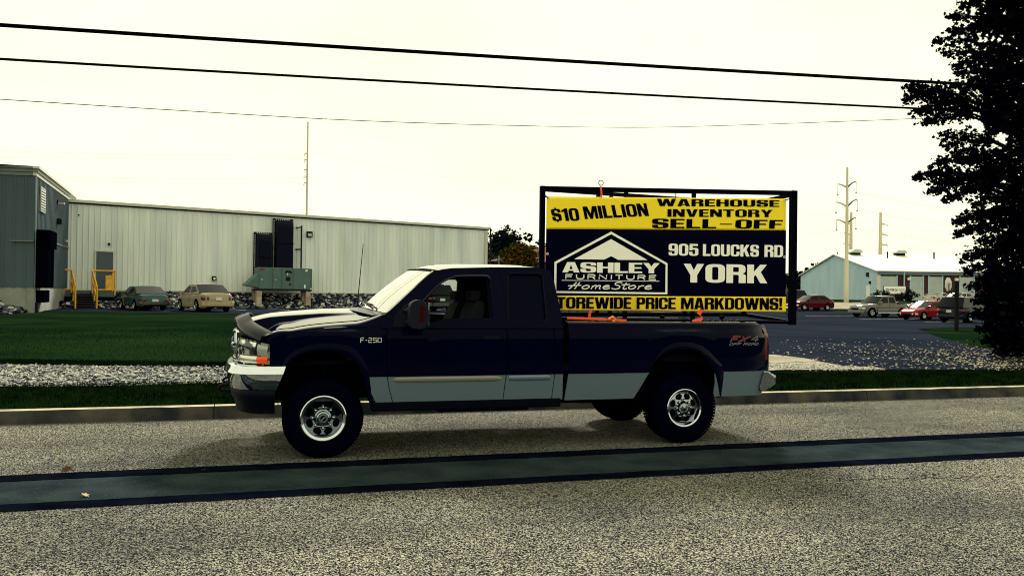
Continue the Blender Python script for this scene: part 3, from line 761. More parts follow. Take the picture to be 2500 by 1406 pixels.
rp_m = MB(); rp_m.box((5.17, 0, .797), (.12, 1.86, .02)); rp_m.build('bumper_step', blackp, rbo)
# front bumper: chrome, wrapped round the corner
plan = catmull([(-.965, 0, 0), (-.962, -.25, 0), (-.945, -.5, 0), (-.905, -.72, 0), (-.83, -.88, 0), (-.72, -.965, 0), (-.58, -1.0, 0), (-.37, -1.005, 0)], 4)
plan = [Vector((p.x, -p.y, 0)) for p in plan[::-1]][:-1] + plan
rows = []
for i, p in enumerate(plan):
    d = (plan[min(i + 1, len(plan) - 1)] - plan[max(i - 1, 0)]).normalized(); nrm = Vector((d.y, -d.x, 0))
    if nrm.x > 0 and abs(p.y) < .9: nrm = -nrm
    if nrm.dot(Vector((p.x + .2, p.y, 0))) < 0: nrm = -nrm
    e_ = max(0, (p.x + .62) / .25)
    row = []
    for (o_, z) in ((-.12, .932), (-.05, .938), (-.010, .925), (.022, .868), (.024, .852), (.004, .846), (.000, .80), (-.014, .74), (-.034, .695), (-.06, .683), (-.12, .683)):
        xs_ = -(.09 * max(0, (.915 - z) / .23)) * min(1, e_)
        row.append(p + nrm * o_ + Vector((xs_, 0, z)))
    rows.append(row)
fb = MB(); fb.grid(rows); fbo = fb.build('front_bumper', chrome, truck, smooth=40)
rows = []
for i, p in enumerate(plan):
    d = (plan[min(i + 1, len(plan) - 1)] - plan[max(i - 1, 0)]).normalized(); nrm = Vector((d.y, -d.x, 0))
    if nrm.dot(Vector((p.x + .2, p.y, 0))) < 0: nrm = -nrm
    e_ = max(0, (p.x + .62) / .25)
    rows.append([p + nrm * o_ + Vector((-.10 * min(1, e_), 0, z)) for o_, z in ((-.05, .70), (-.035, .66), (-.05, .60), (-.075, .57), (-.10, .46), (-.16, .44))])
va = MB(); va.grid(rows); va.build('air_dam', blackp, truck, smooth=40)
for y in (-.38, .38):
    hk = MB(); hk.tube([(-.88, y, .62), (-1.0, y, .63), (-1.03, y, .66), (-1.0, y, .69), (-.93, y, .69)], .016, n=8); hk.build('tow_hook', blackp, truck, smooth=60)
# grille and headlights
gx = lambda y: -.885 + .065 * (abs(y) / .5) ** 2
gr = MB()
nn_ = 21
fr_o = [( -.52 + 1.04 * i / (nn_ - 1)) for i in range(nn_)]
for (z0, z1) in ((1.20, 1.275), (.935, .985)):
    rows = [[(gx(y) + .05, y, z1 if z1 > 1.1 else z0), (gx(y) - .02, y, (z0 + z1) / 2 + .02), (gx(y) - .035, y, (z0 + z1) / 2 - .01), (gx(y) + .02, y, z0 if z1 > 1.1 else z1)] for y in fr_o]
    gr.grid(rows)
for sg in (-1, 1):
    gr.box((gx(.49) - .005, sg * .50, 1.10), (.07, .055, .30)); gr.box((gx(.25) + .01, sg * .17, 1.10), (.06, .05, .28))
gr.box((gx(0) - .005, 0, 1.10), (.05, .5, .05))
gro = gr.build('grille', chrome, truck, smooth=40, bevel=.01)
gb = MB(); gb.box((-.80, 0, 1.10), (.03, .98, .32))
for k in range(12): gb.box((-.825, 0, .965 + k * .024), (.02, .96, .008))
gb.build('grille_mesh', blackp, gro)
ov = MB(); ov.lathe([(.001, -.93), (.06, -.925), (.075, -.91), (.075, -.90)], n=24, axis='X', c=(0, 0, 1.10)); ov.build('grille_emblem', mat('emblem blue', (.01, .02, .10), rough=.2), gro)
def lx(y): a = abs(y); return interp([(.50, -.835), (.62, -.812), (.72, -.778), (.80, -.735), (.87, -.675), (.92, -.61), (.955, -.525)], a)
for sg in (-1, 1):
    def strip(y0, y1, z0, z1, push, nm, mt_, par, nz_=4):
        rows = []
        for i in range(13):
            y = y0 + (y1 - y0) * i / 12
            zt = z1(y) if callable(z1) else z1; zb = z0(y) if callable(z0) else z0
            rows.append([(lx(y) - push * math.sin(math.pi * (.15 + .7 * k / nz_)) + .0, sg * (y + push * .6), zb + (zt - zb) * k / nz_) for k in range(nz_ + 1)])
        g_ = MB(); g_.grid(rows); return g_.build(nm, mt_, par, smooth=60)
    ztop = lambda y: interp([(.50, 1.20), (.80, 1.185), (.90, 1.165), (.955, 1.14)], y)
    base = strip(.52, .955, .945, ztop, .0, 'headlight', lamp_m, truck)
    strip(.55, .895, 1.03, lambda y: ztop(y) - .012, .022, 'headlight_lens', mat('headlight lens', (.66, .70, .64), rough=.08, metal=.85, c2=(.08, .09, .10), nscale=14, ncon=(.44, .5), detail=2), base)
    strip(.905, .953, 1.03, lambda y: ztop(y) - .02, .018, 'marker_lens', lamp_grey, base)
    strip(.53, .898, .952, 1.02, .014, 'reflector_strip', mat('lamp trim', (.66, .67, .58), rough=.15, metal=.7), base)
    strip(.900, .953, .952, 1.02, .018, 'turn_signal', amber, base)
    hb_ = MB(); hb_.box((-.54, sg * .66, 1.06), (.2, .30, .22)); hb_.build('lamp_housing', under, base)
    # telescoping mirror: housing, arms, signal lens
    pr = rp([(.815, 1.315, .05), (.945, 1.30, .04), (1.005, 1.355, .04), (1.012, 1.482, .05), (.965, 1.585, .05), (.90, 1.603, .05), (.815, 1.565, .06)])
    mh = MB(); mh.prism(pr, lambda x, z: (x + .03 * 0, sg * 1.24, z), lambda x, z: (x, sg * 1.08, z))
    mo = mh.build('mirror', mirror_m, truck, bevel=.035, smooth=60)
    ml = MB(); ml.poly([rp([(.915, 1.37, .03), (.957, 1.37, .02), (.962, 1.53, .03), (.935, 1.55, .02), (.915, 1.52, .02)])], lambda x, z: (x, sg * 1.2435, z)); ml.build('mirror_signal', mat('dark red lens', (.035, .003, .005), rough=.6, spec=0), mo)
    mg = MB(); mg.box((1.008, sg * 1.16, 1.45), (.012, .13, .24)); mg.build('mirror_glass', chrome, mo)
    arm = MB(); arm.prism(rp([(.69, 1.32, .02), (.70, 1.42, .03), (.80, 1.53, .02), (.845, 1.56), (.845, 1.32)]), lambda x, z: (x, sg * .985, z), lambda x, z: (x, sg * .93, z))
    arm.tube([(.80, sg * .97, 1.48), (.88, sg * 1.12, 1.50)], .028, n=8); arm.tube([(.80, sg * .97, 1.36), (.88, sg * 1.12, 1.37)], .028, n=8)
    arm.build('mirror_bracket', mirror_m, mo, bevel=.008, smooth=50)
# wheels
for (x, st__, rr) in ((0, 'front', .225), (4.01, 'rear', .213)):
    for sg in (-1, 1):
        wheel(truck, (x, sg * .845, .399), .399, .265, rr, st__, near=(sg < 0))
for sg in (-1, 1):
    for x in (0.03, 4.0):
        wl = MB(); wl.grid([[(x + .47 * math.cos(R(a)), sg * yv, .50 + .54 * math.sin(R(a))) for yv in (.95, .45)] for a in range(0, 181, 12)]); wl.build('wheel_well', under, truck)
# badges
bd_ = MB(); f3 = lambda x, z: (x, -ySide(x, z) - .009, z)
line_text(bd_, 'F-250', [(.355, 1.158), (.565, 1.163), (.565, 1.202), (.358, 1.206)], f3, .007, gap=.30)
bd_.build('badge', mat('badge chrome', (.75, .78, .72), rough=.25, metal=.3), truck)
b2 = MB(); line_text(b2, 'FX', [(4.575, 1.147), (4.785, 1.150), (4.845, 1.212), (4.60, 1.212)], f3, .022, gap=.30, slant=.2); b2.build('side_decal', mat('decal red', (.13, .006, .010), rough=.5), truck)
b3 = MB(); line_text(b3, '4', [(4.835, 1.150), (4.955, 1.152), (4.985, 1.214), (4.875, 1.214)], f3, .016, slant=.1); b3.build('side_decal', mat('decal grey', (.12, .135, .15), rough=.5), truck)
b4 = MB(); line_text(b4, 'OFF ROAD', [(4.555, 1.108), (4.962, 1.110), (4.975, 1.136), (4.567, 1.136)], f3, .0065, slant=.25, gap=.3); b4.build('side_decal', MATS['decal grey'], truck)
# ------------------------------------------------------------------ advertising frame standing in the bed
black_steel = mat('black steel', (.0006, .0009, .0055), rough=.6, spec=.015)
yellow = mat('banner yellow', (.97, .74, .010), rough=.45, spec=.3, bump=.35, bscale=3.5)
yellow2 = mat('banner yellow creased', (.97, .70, .010), rough=.42, spec=.35, bump=.8, bscale=7, c2=(.66, .44, .01), nscale=5, ncon=(.5, .7), stretch=(1, 1, .35))
ink = mat('banner black', (.0007, .0012, .0105), rough=.7, spec=.01)
ink2 = mat('lettering black', (.0007, .0011, .0085), rough=.7, spec=.01)
wht = mat('banner white', (.92, .92, .86), rough=.6, spec=.2)
orange = mat('orange strap', (.90, .09, .02), rough=.6)
NOSE, REAR, REARF = (2.60, 0), (5.71, -.55), (5.71, .55)
fr = empty('advertising_frame', UV(2.60, 0, 1.37), A0)
tag(fr, 'black square-tube frame shaped like a wedge, standing in the pickup bed and carrying the banners', 'sign frame')
tw = .055
def Lq(p, z): return Vector((p[0] - 2.60, p[1], z - 1.37))
def fbar(a, za, b, zb, nm, w=tw, mt=black_steel):
    q = MB(); q.bar(Lq(a, za), Lq(b, zb), w); return q.build(nm, mt, fr, bevel=.004)
ZT0, ZT1, ZB = 2.945, 2.970, 1.36
fbar(NOSE, 1.30, NOSE, ZT0 + .03, 'front_post', .06)
fbar(REAR, ZB - .03, REAR, ZT1 + .03, 'rear_post', .075)
fbar(REARF, 1.42, REARF, ZT1 + .02, 'rear_post', .06)
fbar(NOSE, ZT0, REAR, ZT1, 'top_rail'); fbar(NOSE, ZT0 - .012, REARF, ZT1 - .012, 'top_rail', .045)
fbar(NOSE, ZB + .02, REAR, ZB, 'bottom_rail', .04); fbar(NOSE, 1.43, REARF, 1.43, 'bottom_rail', .05)
fbar(REAR, ZB + .005, REARF, 1.43, 'rear_rail', .045); fbar((5.70, -.53), ZT1 - .02, (5.70, .53), ZT1 - .04, 'rear_rail', .045)
lp = lambda a, b, t: (a[0] + (b[0] - a[0]) * t, a[1] + (b[1] - a[1]) * t)
for t in (.60, .33):
    p = lp(NOSE, REAR, t); p = (p[0], p[1] + .03); fbar(p, ZB, p, ZT0 + (ZT1 - ZT0) * t - .02, 'stud', .045)
for t in (.25, .31, .68):
    p = lp(NOSE, REARF, t); fbar(p, 1.43, p, ZT0 - .03, 'stud', .045)
for t in (.2, .55, .85):
    p = lp(NOSE, REARF, t); q_ = (p[0], p[1] * .7); fbar(q_, 1.00, q_, 1.42, 'leg', .05)
    p = lp(NOSE, REAR, t)
    if t < .8: fbar((p[0], p[1] * .8), 1.00, (p[0], p[1] * .8), 1.37, 'leg', .05)
pn = (Vector((*REAR, 0)) - Vector((*NOSE, 0))); PL = pn.length; pd = pn.normalized(); pnm = Vector((pd.y, -pd.x, 0))
if pnm.y > 0: pnm = -pnm
PO = Vector((*NOSE, 0))
def onp(off): return lambda s, z: PO + pd * s + pnm * off + Vector((0, 0, z))
def top_empty(o):                     # the banners live in truck-aligned coordinates
    o.location = UV(0, 0, 0); o.rotation_euler = (0, 0, A0); return o
def sag(z, s, a): return z - a * math.sin(math.pi * min(1, max(0, s / 3.05)))
def cloth(x0, x1, zb0, zb1, zt0, zt1, off, wob, nx=60, nz=14):
    rows = []
    for i in range(nx + 1):
        t = i / nx; s = x0 + (x1 - x0) * t; row = []
        for j in range(nz + 1):
            v = j / nz; zb = zb0 + (zb1 - zb0) * t; zt = zt0 + (zt1 - zt0) * t
            z = zb + (zt - zb) * v
            w = wob * (noise.noise(Vector((s * 2.2, z * 2.2, 1))) + .5 * noise.noise(Vector((s * 6, z * 3, 5))))
            row.append(onp(off + w)(s, z))
        rows.append(row)
    return rows
b = MB(); b.grid(cloth(.044, 3.045, 2.455, 2.500, 2.845, 2.893, .040, .0015))
ban1 = top_empty(b.build('banner', yellow, smooth=60, solid=.001))
tag(ban1, 'yellow banner reading ten million warehouse inventory sell-off, topmost on the frame', 'banner')
b = MB(); b.grid(cloth(.044, 3.05, 1.50, 1.52, 2.456, 2.501, .040, .0015))
ban2 = top_empty(b.build('banner', ink, smooth=60, solid=.001))
tag(ban2, 'large black banner with white house logo and street address, middle of the frame', 'banner')
b = MB(); b.grid(cloth(.05, 3.052, 1.482, 1.493, 1.655, 1.678, .050, .003))
ban3 = top_empty(b.build('banner', yellow2, smooth=60, solid=.001))
tag(ban3, 'creased narrow yellow banner reading storewide price markdowns, lowest on the frame', 'banner')
def letters(par, txt, quad, off, mt, gap=.05, space=.22):
    q = MB(); block_text(q, txt, quad, onp(off), gap, space); return q.build('lettering', mt, par, recalc=False)
letters(ban1, '$10', [(.125, 2.552), (.455, 2.562), (.425, 2.715), (.092, 2.696)], .0445, ink2)
letters(ban1, 'MILLION', [(.515, 2.583), (1.308, 2.640), (1.270, 2.795), (.482, 2.733)], .0445, ink2)
letters(ban1, 'WAREHOUSE', [(1.402, 2.762), (2.958, 2.790), (2.958, 2.873), (1.402, 2.853)], .0445, ink2, gap=.06)
letters(ban1, 'INVENTORY', [(1.537, 2.635), (2.872, 2.660), (2.872, 2.752), (1.537, 2.730)], .0445, ink2, gap=.06)
letters(ban1, 'SELL-OFF', [(1.346, 2.492), (3.000, 2.520), (3.008, 2.628), (1.346, 2.610)], .0445, ink2, gap=.06)
letters(ban2, '905', [(1.556, 2.163), (1.930, 2.166), (1.930, 2.310), (1.556, 2.309)], .0445, wht)
letters(ban2, 'LOUCKS', [(1.987, 2.166), (2.700, 2.168), (2.700, 2.313), (1.987, 2.310)], .0445, wht)
letters(ban2, 'RD', [(2.772, 2.168), (3.012, 2.168), (3.012, 2.316), (2.772, 2.314)], .0445, wht)
letters(ban2, 'YORK', [(1.747, 1.838), (2.811, 1.842), (2.811, 2.070), (1.747, 2.066)], .0445, wht, gap=.04)
letters(ban2, 'ASHLEY', [(.246, 1.938), (1.446, 1.944), (1.446, 2.068), (.246, 2.062)], .0445, wht, gap=.03)
q = MB(); line_text(q, 'FURNITURE', [(.290, 1.862), (1.400, 1.866), (1.403, 1.918), (.290, 1.914)], onp(.0445), .013, gap=.5); q.build('lettering', wht, ban2, recalc=False)
q = MB(); ribbon(q, [(.240, 1.842), (1.445, 1.848)], .007, onp(.0445)); q.build('rule', wht, ban2, recalc=False)
lg = MB()
hx = [(.149, 1.690), (.149, 2.060), (.840, 2.440), (1.544, 2.068), (1.546, 1.690)]
hi = [(.175, 1.712), (.175, 2.043), (.840, 2.408), (1.520, 2.052), (1.520, 1.712)]
lg.poly([hx, hi[::-1]], onp(.0442)); lg.build('logo_outline', wht, ban2, recalc=False)
lg = MB(); lg.poly([[(.388, 2.098), (.757, 2.100), (.842, 2.143), (.930, 2.100), (1.292, 2.103), (.840, 2.349)]], onp(.0442)); lg.build('logo_gable', wht, ban2, recalc=False)
# handwritten line: each letter a stroke, in a 1-high box
SCR = {
 'H': [[(.05,0),(.25,.5),(.42,1)], [(.62,1),(.50,.5),(.40,.0)], [(-.05,.46),(.3,.52),(.75,.56)]],
 'o': [[(.25,.55),(.08,.42),(.02,.2),(.15,.02),(.34,.1),(.45,.35),(.38,.52),(.25,.55)]],
 'm': [[(.05,.52),(.08,.3),(.02,0)], [(.06,.3),(.22,.52),(.32,.48),(.28,.02)], [(.29,.28),(.45,.52),(.56,.48),(.52,.12),(.6,.02)]],
 'e': [[(.04,.26),(.22,.30),(.38,.42),(.30,.55),(.14,.50),(.02,.25),(.10,.04),(.28,.02),(.46,.16)]],
 'S': [[(.56,.92),(.40,1.02),(.16,.90),(.16,.66),(.42,.48),(.46,.2),(.24,.0),(-.02,.12)]],
 't': [[(.26,.95),(.16,.4),(.14,.08),(.26,.02),(.36,.1)], [(-.02,.62),(.22,.66),(.50,.68)]],
 'r': [[(.06,.52),(.10,.3),(.04,0)], [(.08,.28),(.24,.5),(.40,.50)]],
}
q = MB(); x = 0; sw = {'H': .82, 'o': .56, 'm': .72, 'e': .58, 'S': .56, 't': .44, 'r': .46}
tot = sum(sw[c] for c in 'HomeStore')
for c in 'HomeStore':
    for st_ in SCR[c]:
        pts = catmull([(p[0] + .10 * p[1] + x, p[1], 0) for p in st_], 5)
        ribbon(q, [(.318 + p.x / tot * 1.055, 1.738 + .012 * (p.x / tot) + p.y * .082) for p in pts], .0125, onp(.0445))
    x += sw[c]
q.build('lettering', wht, ban2, recalc=False)
letters(ban3, 'STOREWIDE', [(.060, 1.505), (1.095, 1.508), (1.095, 1.648), (.060, 1.640)], .0575, ink2, gap=.04)
letters(ban3, 'PRICE', [(1.160, 1.508), (1.648, 1.511), (1.648, 1.652), (1.160, 1.649)], .0575, ink2, gap=.04)
letters(ban3, 'MARKDOWNS!', [(1.715, 1.512), (3.005, 1.516), (3.005, 1.664), (1.715, 1.652)], .0575, ink2, gap=.04)
for (s, z, par) in ((.063, 2.156, ban2), (3.03, 2.17, ban2), (.06, 2.83, ban1), (3.03, 2.875, ban1)):
    q = MB(); c = onp(.0455)(s, z)
    q.tube([c + pd * (.011 * math.cos(2 * math.pi * k / 14)) + Vector((0, 0, .011 * math.sin(2 * math.pi * k / 14))) for k in range(15)], .004, n=5, caps=False); q.build('grommet', wht, par)
# ties and straps
def strap(nm, pts, w, label, cat, mt=orange, group=None, flat=True):
    q = MB()
    P = [Vector(p) for p in pts]; rows = []
    for i, p in enumerate(P):
        d = (P[min(i + 1, len(P) - 1)] - P[max(i - 1, 0)]).normalized(); n_ = d.cross(pnm).normalized() * w / 2
        rows.append([p - n_, p + n_])
    q.grid(rows); o = top_empty(q.build(nm, mt, solid=.004)); tag(o, label, cat, group); return o
G = 'orange ratchet straps tying the sign frame down'
pf = onp(.05); pb = onp(-.02)
strap('ratchet_strap', [pf(.70, 2.985), pf(.705, 2.96), pf(.715, 2.88), pf(.71, 2.85)], .022, 'orange strap end hanging from the top rail above the yellow banner', 'strap', group=G)
strap('ratchet_strap', [(2.66, -.75, 1.41), (3.06, -.80, 1.40), (3.35, -.82, 1.385)], .026, 'orange strap lying along the bed rail beside the cab', 'strap', group=G)
strap('ratchet_strap', [pf(.60, 1.49), pf(.585, 1.44), pf(.58, 1.395)], .03, 'short orange strap dropping from the lowest banner near the cab', 'strap', group=G)
strap('ratchet_strap', [pf(1.99, 1.52), pf(1.94, 1.455), (4.44, -.60, 1.40), (4.15, -.88, 1.375)], .045, 'wide orange strap slanting from lowest banner to the bed rail, nearest the tailgate', 'strap', group=G)
rb_ = MB(); rb_.tube([(3.12, -.84, 1.40), (3.17, -.85, 1.43), (3.20, -.85, 1.40), (3.17, -.85, 1.37)], .014, n=8); o = top_empty(rb_.build('strap_hook', mat('orange hook', (.92, .22, .02), rough=.35), smooth=60)); tag(o, 'curled orange hook over the bed rail behind the cab', 'hook')
ring = MB(); c = pf(.705, 2.995); ring.tube([c + pd * (.028 * math.cos(2 * math.pi * k / 18)) + Vector((0, 0, .03 + .03 * math.sin(2 * math.pi * k / 18))) for k in range(19)], .005, n=6, caps=False); o = top_empty(ring.build('wire_ring', black_steel)); tag(o, 'thin wire ring standing on the top rail of the sign frame', 'ring')
for nm, a, b_, lb in (('bungee_cord', pf(.02, 2.86), pf(.06, 2.832), 'short dark cord at upper corner of yellow banner nearest the cab'),
                      ('bungee_cord', pf(3.15, 2.935), pf(3.035, 2.872), 'short dark cord at the rear upper corner of the yellow banner'),
                      ('bungee_cord', pf(3.15, 1.40), pf(3.04, 1.49), 'thin cord tying the rear lower corner of the markdowns banner'),
                      ('bungee_cord', pf(1.63, 2.955), pf(1.63, 2.86), 'thin cord from top rail to the middle of yellow banner')):
    q = MB(); a, b_ = Vector(a), Vector(b_); q.tube([a, (a + b_) / 2 + Vector((0, 0, -.008)), b_], .008 if 'short' in lb else .0045, n=6); tag(top_empty(q.build(nm, black_steel)), lb, 'cord', 'cords tying the banners to the frame')
# a coil of dark hose and bits lying on the far bed rail
hz = MB(); hz.tube([(4.35 + .55 * k / 60, -.62 + .02 * math.sin(k * 1.9), 1.375 + .014 * math.cos(k * 1.9)) for k in range(61)], .014, n=6)
tag(top_empty(hz.build('chain', mat('grey chain', (.02, .024, .035), rough=.4, metal=.6))), 'grey chain lying along the bed rail under the sign frame', 'chain')
# ------------------------------------------------------------------ ground, road, kerb
def cdt_sheet(name, poly, m_, off, step, fn=None, kind='structure', parent=None):
    """a sheet laid over the terrain inside a closed outline, cut into cells"""
    xs = [p[0] for p in poly]; ys = [p[1] for p in poly]
    P = []
    n = len(poly)
    for i in range(n):
        a = Vector(poly[i][:2]); b = Vector(poly[(i + 1) % n][:2]); k = max(1, int((b - a).length / step))
        for j in range(k): P.append(a + (b - a) * j / k)
    nb = len(P); edges = [(i, (i + 1) % nb) for i in range(nb)]
    x = min(xs) + step * .37
    def inside(q):
        c = False; j = n - 1
        for i in range(n):
            xi, yi = poly[i][:2]; xj, yj = poly[j][:2]
            if (yi > q.y) != (yj > q.y) and q.x < (xj - xi) * (q.y - yi) / (yj - yi) + xi: c = not c
            j = i
        return c
    while x < max(xs):
        y = min(ys) + step * .41
        while y < max(ys):
            q = Vector((x, y))
            if inside(q): P.append(q)
            y += step
        x += step
    vs, es, fs, *_ = delaunay_2d_cdt(P, edges, [], 1, 1e-4)
    f = fn or (lambda x_, y_: T(x_, y_) + off)
    q = MB(); q.add([(v.x, v.y, f(v.x, v.y)) for v in vs], [tuple(t) for t in fs])
    o = q.build(name, m_, parent)
    for p in o.data.polygons:
        if p.normal.z < 0: o.data.flip_normals(); break
    if kind: o['kind'] = kind
    return o
chip = lambda sc_, lo, mid, hi: (sc_, [(.0, lo), (.30, mid), (.62, tuple(.5 * (a + b) for a, b in zip(mid, hi))), (.86, hi)])
road_m = mat('worn chip-seal road', (.2, .18, .13), rough=.95, spec=0, vor=(125, [(.0, (.0003, .0014, .008)), (.34, (.010, .014, .021)), (.60, (.090, .091, .080)), (.90, (.45, .425, .335))]), c2=(.58, .60, .65), nscale=.45, ncon=(.38, .66), bump=.4, c3=(.026, .028, .032), n3=.5, s3=1.1, r3=(A0, 9.0), t3=(.46, .74))
tar_m = mat('sealed asphalt', (.0105, .0170, .0225), rough=.9, spec=0, c2=(.028, .038, .043), nscale=2.4, detail=14, bump=.6, c3=(.085, .095, .085), n3=.5, s3=55, t3=(.60, .72), bscale=140, ncon=(.3, .72))
seam_m = mat('bitumen seam', (.0010, .0016, .0050), rough=.9, spec=0, bump=.3, bscale=80, c2=(.0030, .0042, .0085), nscale=3)
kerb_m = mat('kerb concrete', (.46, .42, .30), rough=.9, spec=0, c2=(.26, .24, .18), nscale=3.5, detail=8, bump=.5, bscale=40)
kerbf_m = mat('kerb face', (.045, .045, .042), rough=.9, spec=0, c2=(.014, .017, .024), nscale=3.0, detail=9, bump=.5, bscale=40, c3=(.13, .11, .08), n3=.5, s3=1.6)  # mottled concrete, darkened with the shade of the face turned from the sun
grass_m = mat('grass', (.0009, .0060, .0036), rough=.95, spec=0, c2=(.003, .013, .005), nscale=1.4, detail=9, bump=.9, bscale=45)
lawn_m = mat('mown lawn', (.0016, .0066, .0036), rough=.95, spec=0, c2=(.0046, .0132, .0048), c3=(.0105, .0225, .0070), n3=.7, s3=.16, t3=(.44, .66), nscale=.5, detail=14, ncon=(.25, .75), bump=.6, bscale=30, stretch=(.8, 1.2, 1))
lot_m = mat('parking asphalt', (.0090, .0125, .0225), rough=.9, spec=0, c2=(.0165, .0205, .0325), nscale=.35, detail=9, bump=.2, bscale=30, stretch=(.4, 1, 1))
gravel_m = mat('gravel bed', (.2, .2, .2), rough=.95, spec=.1, vor=chip(26, (.002, .003, .010), (.06, .07, .08), (.42, .42, .36)), bump=.8)
conc_m = mat('pale concrete', (.30, .27, .21), rough=.9, spec=0, c2=(.21, .19, .15), nscale=1.5, detail=8, bump=.2, bscale=30)

tr = lambda pts: [UV(u, v) for u, v in pts]
U0, U1 = -160, 160
q = MB(); q.grid([[UV(u, v) for v in (-9.0, 1.93)] for u in (U0, U1)]); struct(q.build('road', road_m))
for v0, v1, nm, mt_, z in ((-2.28, -1.42, 'road_patch', tar_m, .004), (-2.49, -2.27, 'road_seam', seam_m, .008), (-1.43, -1.16, 'road_seam', seam_m, .008)):
    rows = []
    for i in range(-260, 360):
        u = i * .06 if -110 < i < 280 else (-6.6 + (i + 110) * .25 if i <= -110 else 16.8 + (i - 280) * .25)
        rag = lambda q_: .014 * noise.noise(Vector((u * 1.3, q_, 2))) + .012 * noise.noise(Vector((u * 7, q_, 5))) + .008 * noise.noise(Vector((u * 19, q_, 9)))
        a, b = rag(v0), rag(v1)
        rows.append([UV(u, v0 + a, z), UV(u, v1 + b, z)])
    q = MB(); q.grid(rows); struct(q.build(nm, mt_))
# kerb, poured in lengths with open joints
q = MB(); js = [-40, -22, -12.2, -6.5, -1.22, 3.3, 8.9, 11.2, 15.5, 22, 40]
for a, b in zip(js, js[1:]):
    n = max(2, int((b - a) / .25)); rows = []
    for i in range(n + 1):
        u = a + .006 + (b - a - .012) * i / n
        w = .012 * noise.noise(Vector((u * 2.1, 1, 1))); w2 = .010 * noise.noise(Vector((u * 3.3, 4, 1)))
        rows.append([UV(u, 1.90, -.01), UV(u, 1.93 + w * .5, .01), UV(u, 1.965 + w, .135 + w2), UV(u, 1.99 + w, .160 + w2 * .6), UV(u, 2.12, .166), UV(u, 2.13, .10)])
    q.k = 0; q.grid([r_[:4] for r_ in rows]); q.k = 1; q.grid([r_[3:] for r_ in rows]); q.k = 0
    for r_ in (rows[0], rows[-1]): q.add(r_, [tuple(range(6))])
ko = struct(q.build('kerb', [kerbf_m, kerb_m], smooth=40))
q = MB(); q.grid([[UV(u, v, z) for v, z in ((1.93, -.01), (1.952, .02), (1.985, .135), (2.0, .150), (2.125, .155))] for u in (-40, 40)]); struct(q.build('kerb_joint_backing', seam_m))  # dark sheet added inside the kerb to stop sun through the joints
# the far ground, one sheet from the kerb to the horizon
gx_, gv = [], []
xs_ = [-1500, -800, -400, -220] + [-160 + 5 * i for i in range(65)] + [220, 400, 800, 1500]
vs_ = [2.12] + [2.5, 3, 4, 5, 6, 7.5, 9] + [11 + 2.0 * i for i in range(20)] + [52 + 4 * i for i in range(24)] + [160, 200, 300, 500, 1000, 2200]
q = MB(); q.grid([[(lambda p: (p.x, p.y, T(p.x, p.y) if v > 2.2 else .155))(UV(u, v)) for v in vs_] for u in xs_]); struct(q.build('ground', lawn_m, recalc=True))
q = MB(); q.grid([[UV(u, v, -.02) for v in (-300, -8.9)] for u in (-300, 0, 300)]); struct(q.build('ground', grass_m))
W2 = lambda lst: [tuple(p) for p in lst]
def gp(px, py, z): p = onz(px, py, z); return (p.x, p.y)
# gravel bed left of the truck, running behind it
grav = [tuple(UV(u, v)[:2]) for u, v in [(-14, 4.35), (-8, 4.5), (-6, 4.42), (-4.4, 4.58), (-2.7, 4.42), (-1.2, 4.62), (1, 4.6), (1.6, 5.4), (1.0, 6.6), (-.6, 7.2), (-1.8, 7.45), (-3.0, 7.75), (-4, 8.0), (-5.6, 8.55), (-8, 9.0), (-14, 9.2)]]
cdt_sheet('gravel_bed', grav, gravel_m, .016, .8)
lot = [(-75, 44.5), (-30, 45), (-14.8, 43.8), (-8.6, 45.5), (2.5, 48.5), (9.5, 42), (6.4, 26), (5.55, 20.4), (6.45, 19.2), tuple(gp(2000, 890, .17)), tuple(gp(2160, 906, .17)), tuple(gp(2450, 907, .17)), (13.0, 19.3),
       (13.9, 22.6), (14.6, 25.5), (17.0, 32.6), (21.0, 42.5), (24.0, 45.4), (60, 52), (75, 90), (33, 79.5), (24, 84), (10, 82), (4.5, 76), (-75, 72)]
cdt_sheet('parking_lot', lot, lot_m, .02, 2.2)
cdt_sheet('concrete_apron', [gp(1700, 876, .17), gp(1890, 872, .17), gp(1960, 880, .17), gp(2003, 887, .17), gp(1890, 893, .17), gp(1700, 890, .17)], conc_m, .034, .5)
cdt_sheet('gravel_edge', [gp(1700, 893, .17), gp(1890, 891, .17), gp(2003, 888, .17), gp(2060, 898, .17), gp(2165, 904, .17), gp(2030, 907, .17), gp(1880, 908, .17), gp(1700, 909, .17)], mat('pale gravel', (.3, .3, .3), rough=.95, spec=0, vor=chip(38, (.01, .012, .018), (.13, .125, .11), (.48, .45, .36)), bump=.6), .028, .5)
# drive beyond the grass strip in front of the far workshop
cdt_sheet('concrete_drive', [(22.5, 84.5), (36, 84.5), (48, 88), (62, 96), (62, 108), (41, 104), (33, 100), (28, 96)], conc_m, .03, 3)
# pale curved kerb island seen under the sign
isl = [(5.2, 60.5), (8.8, 60.5), (10.2, 62), (9.0, 65), (5.5, 65)]
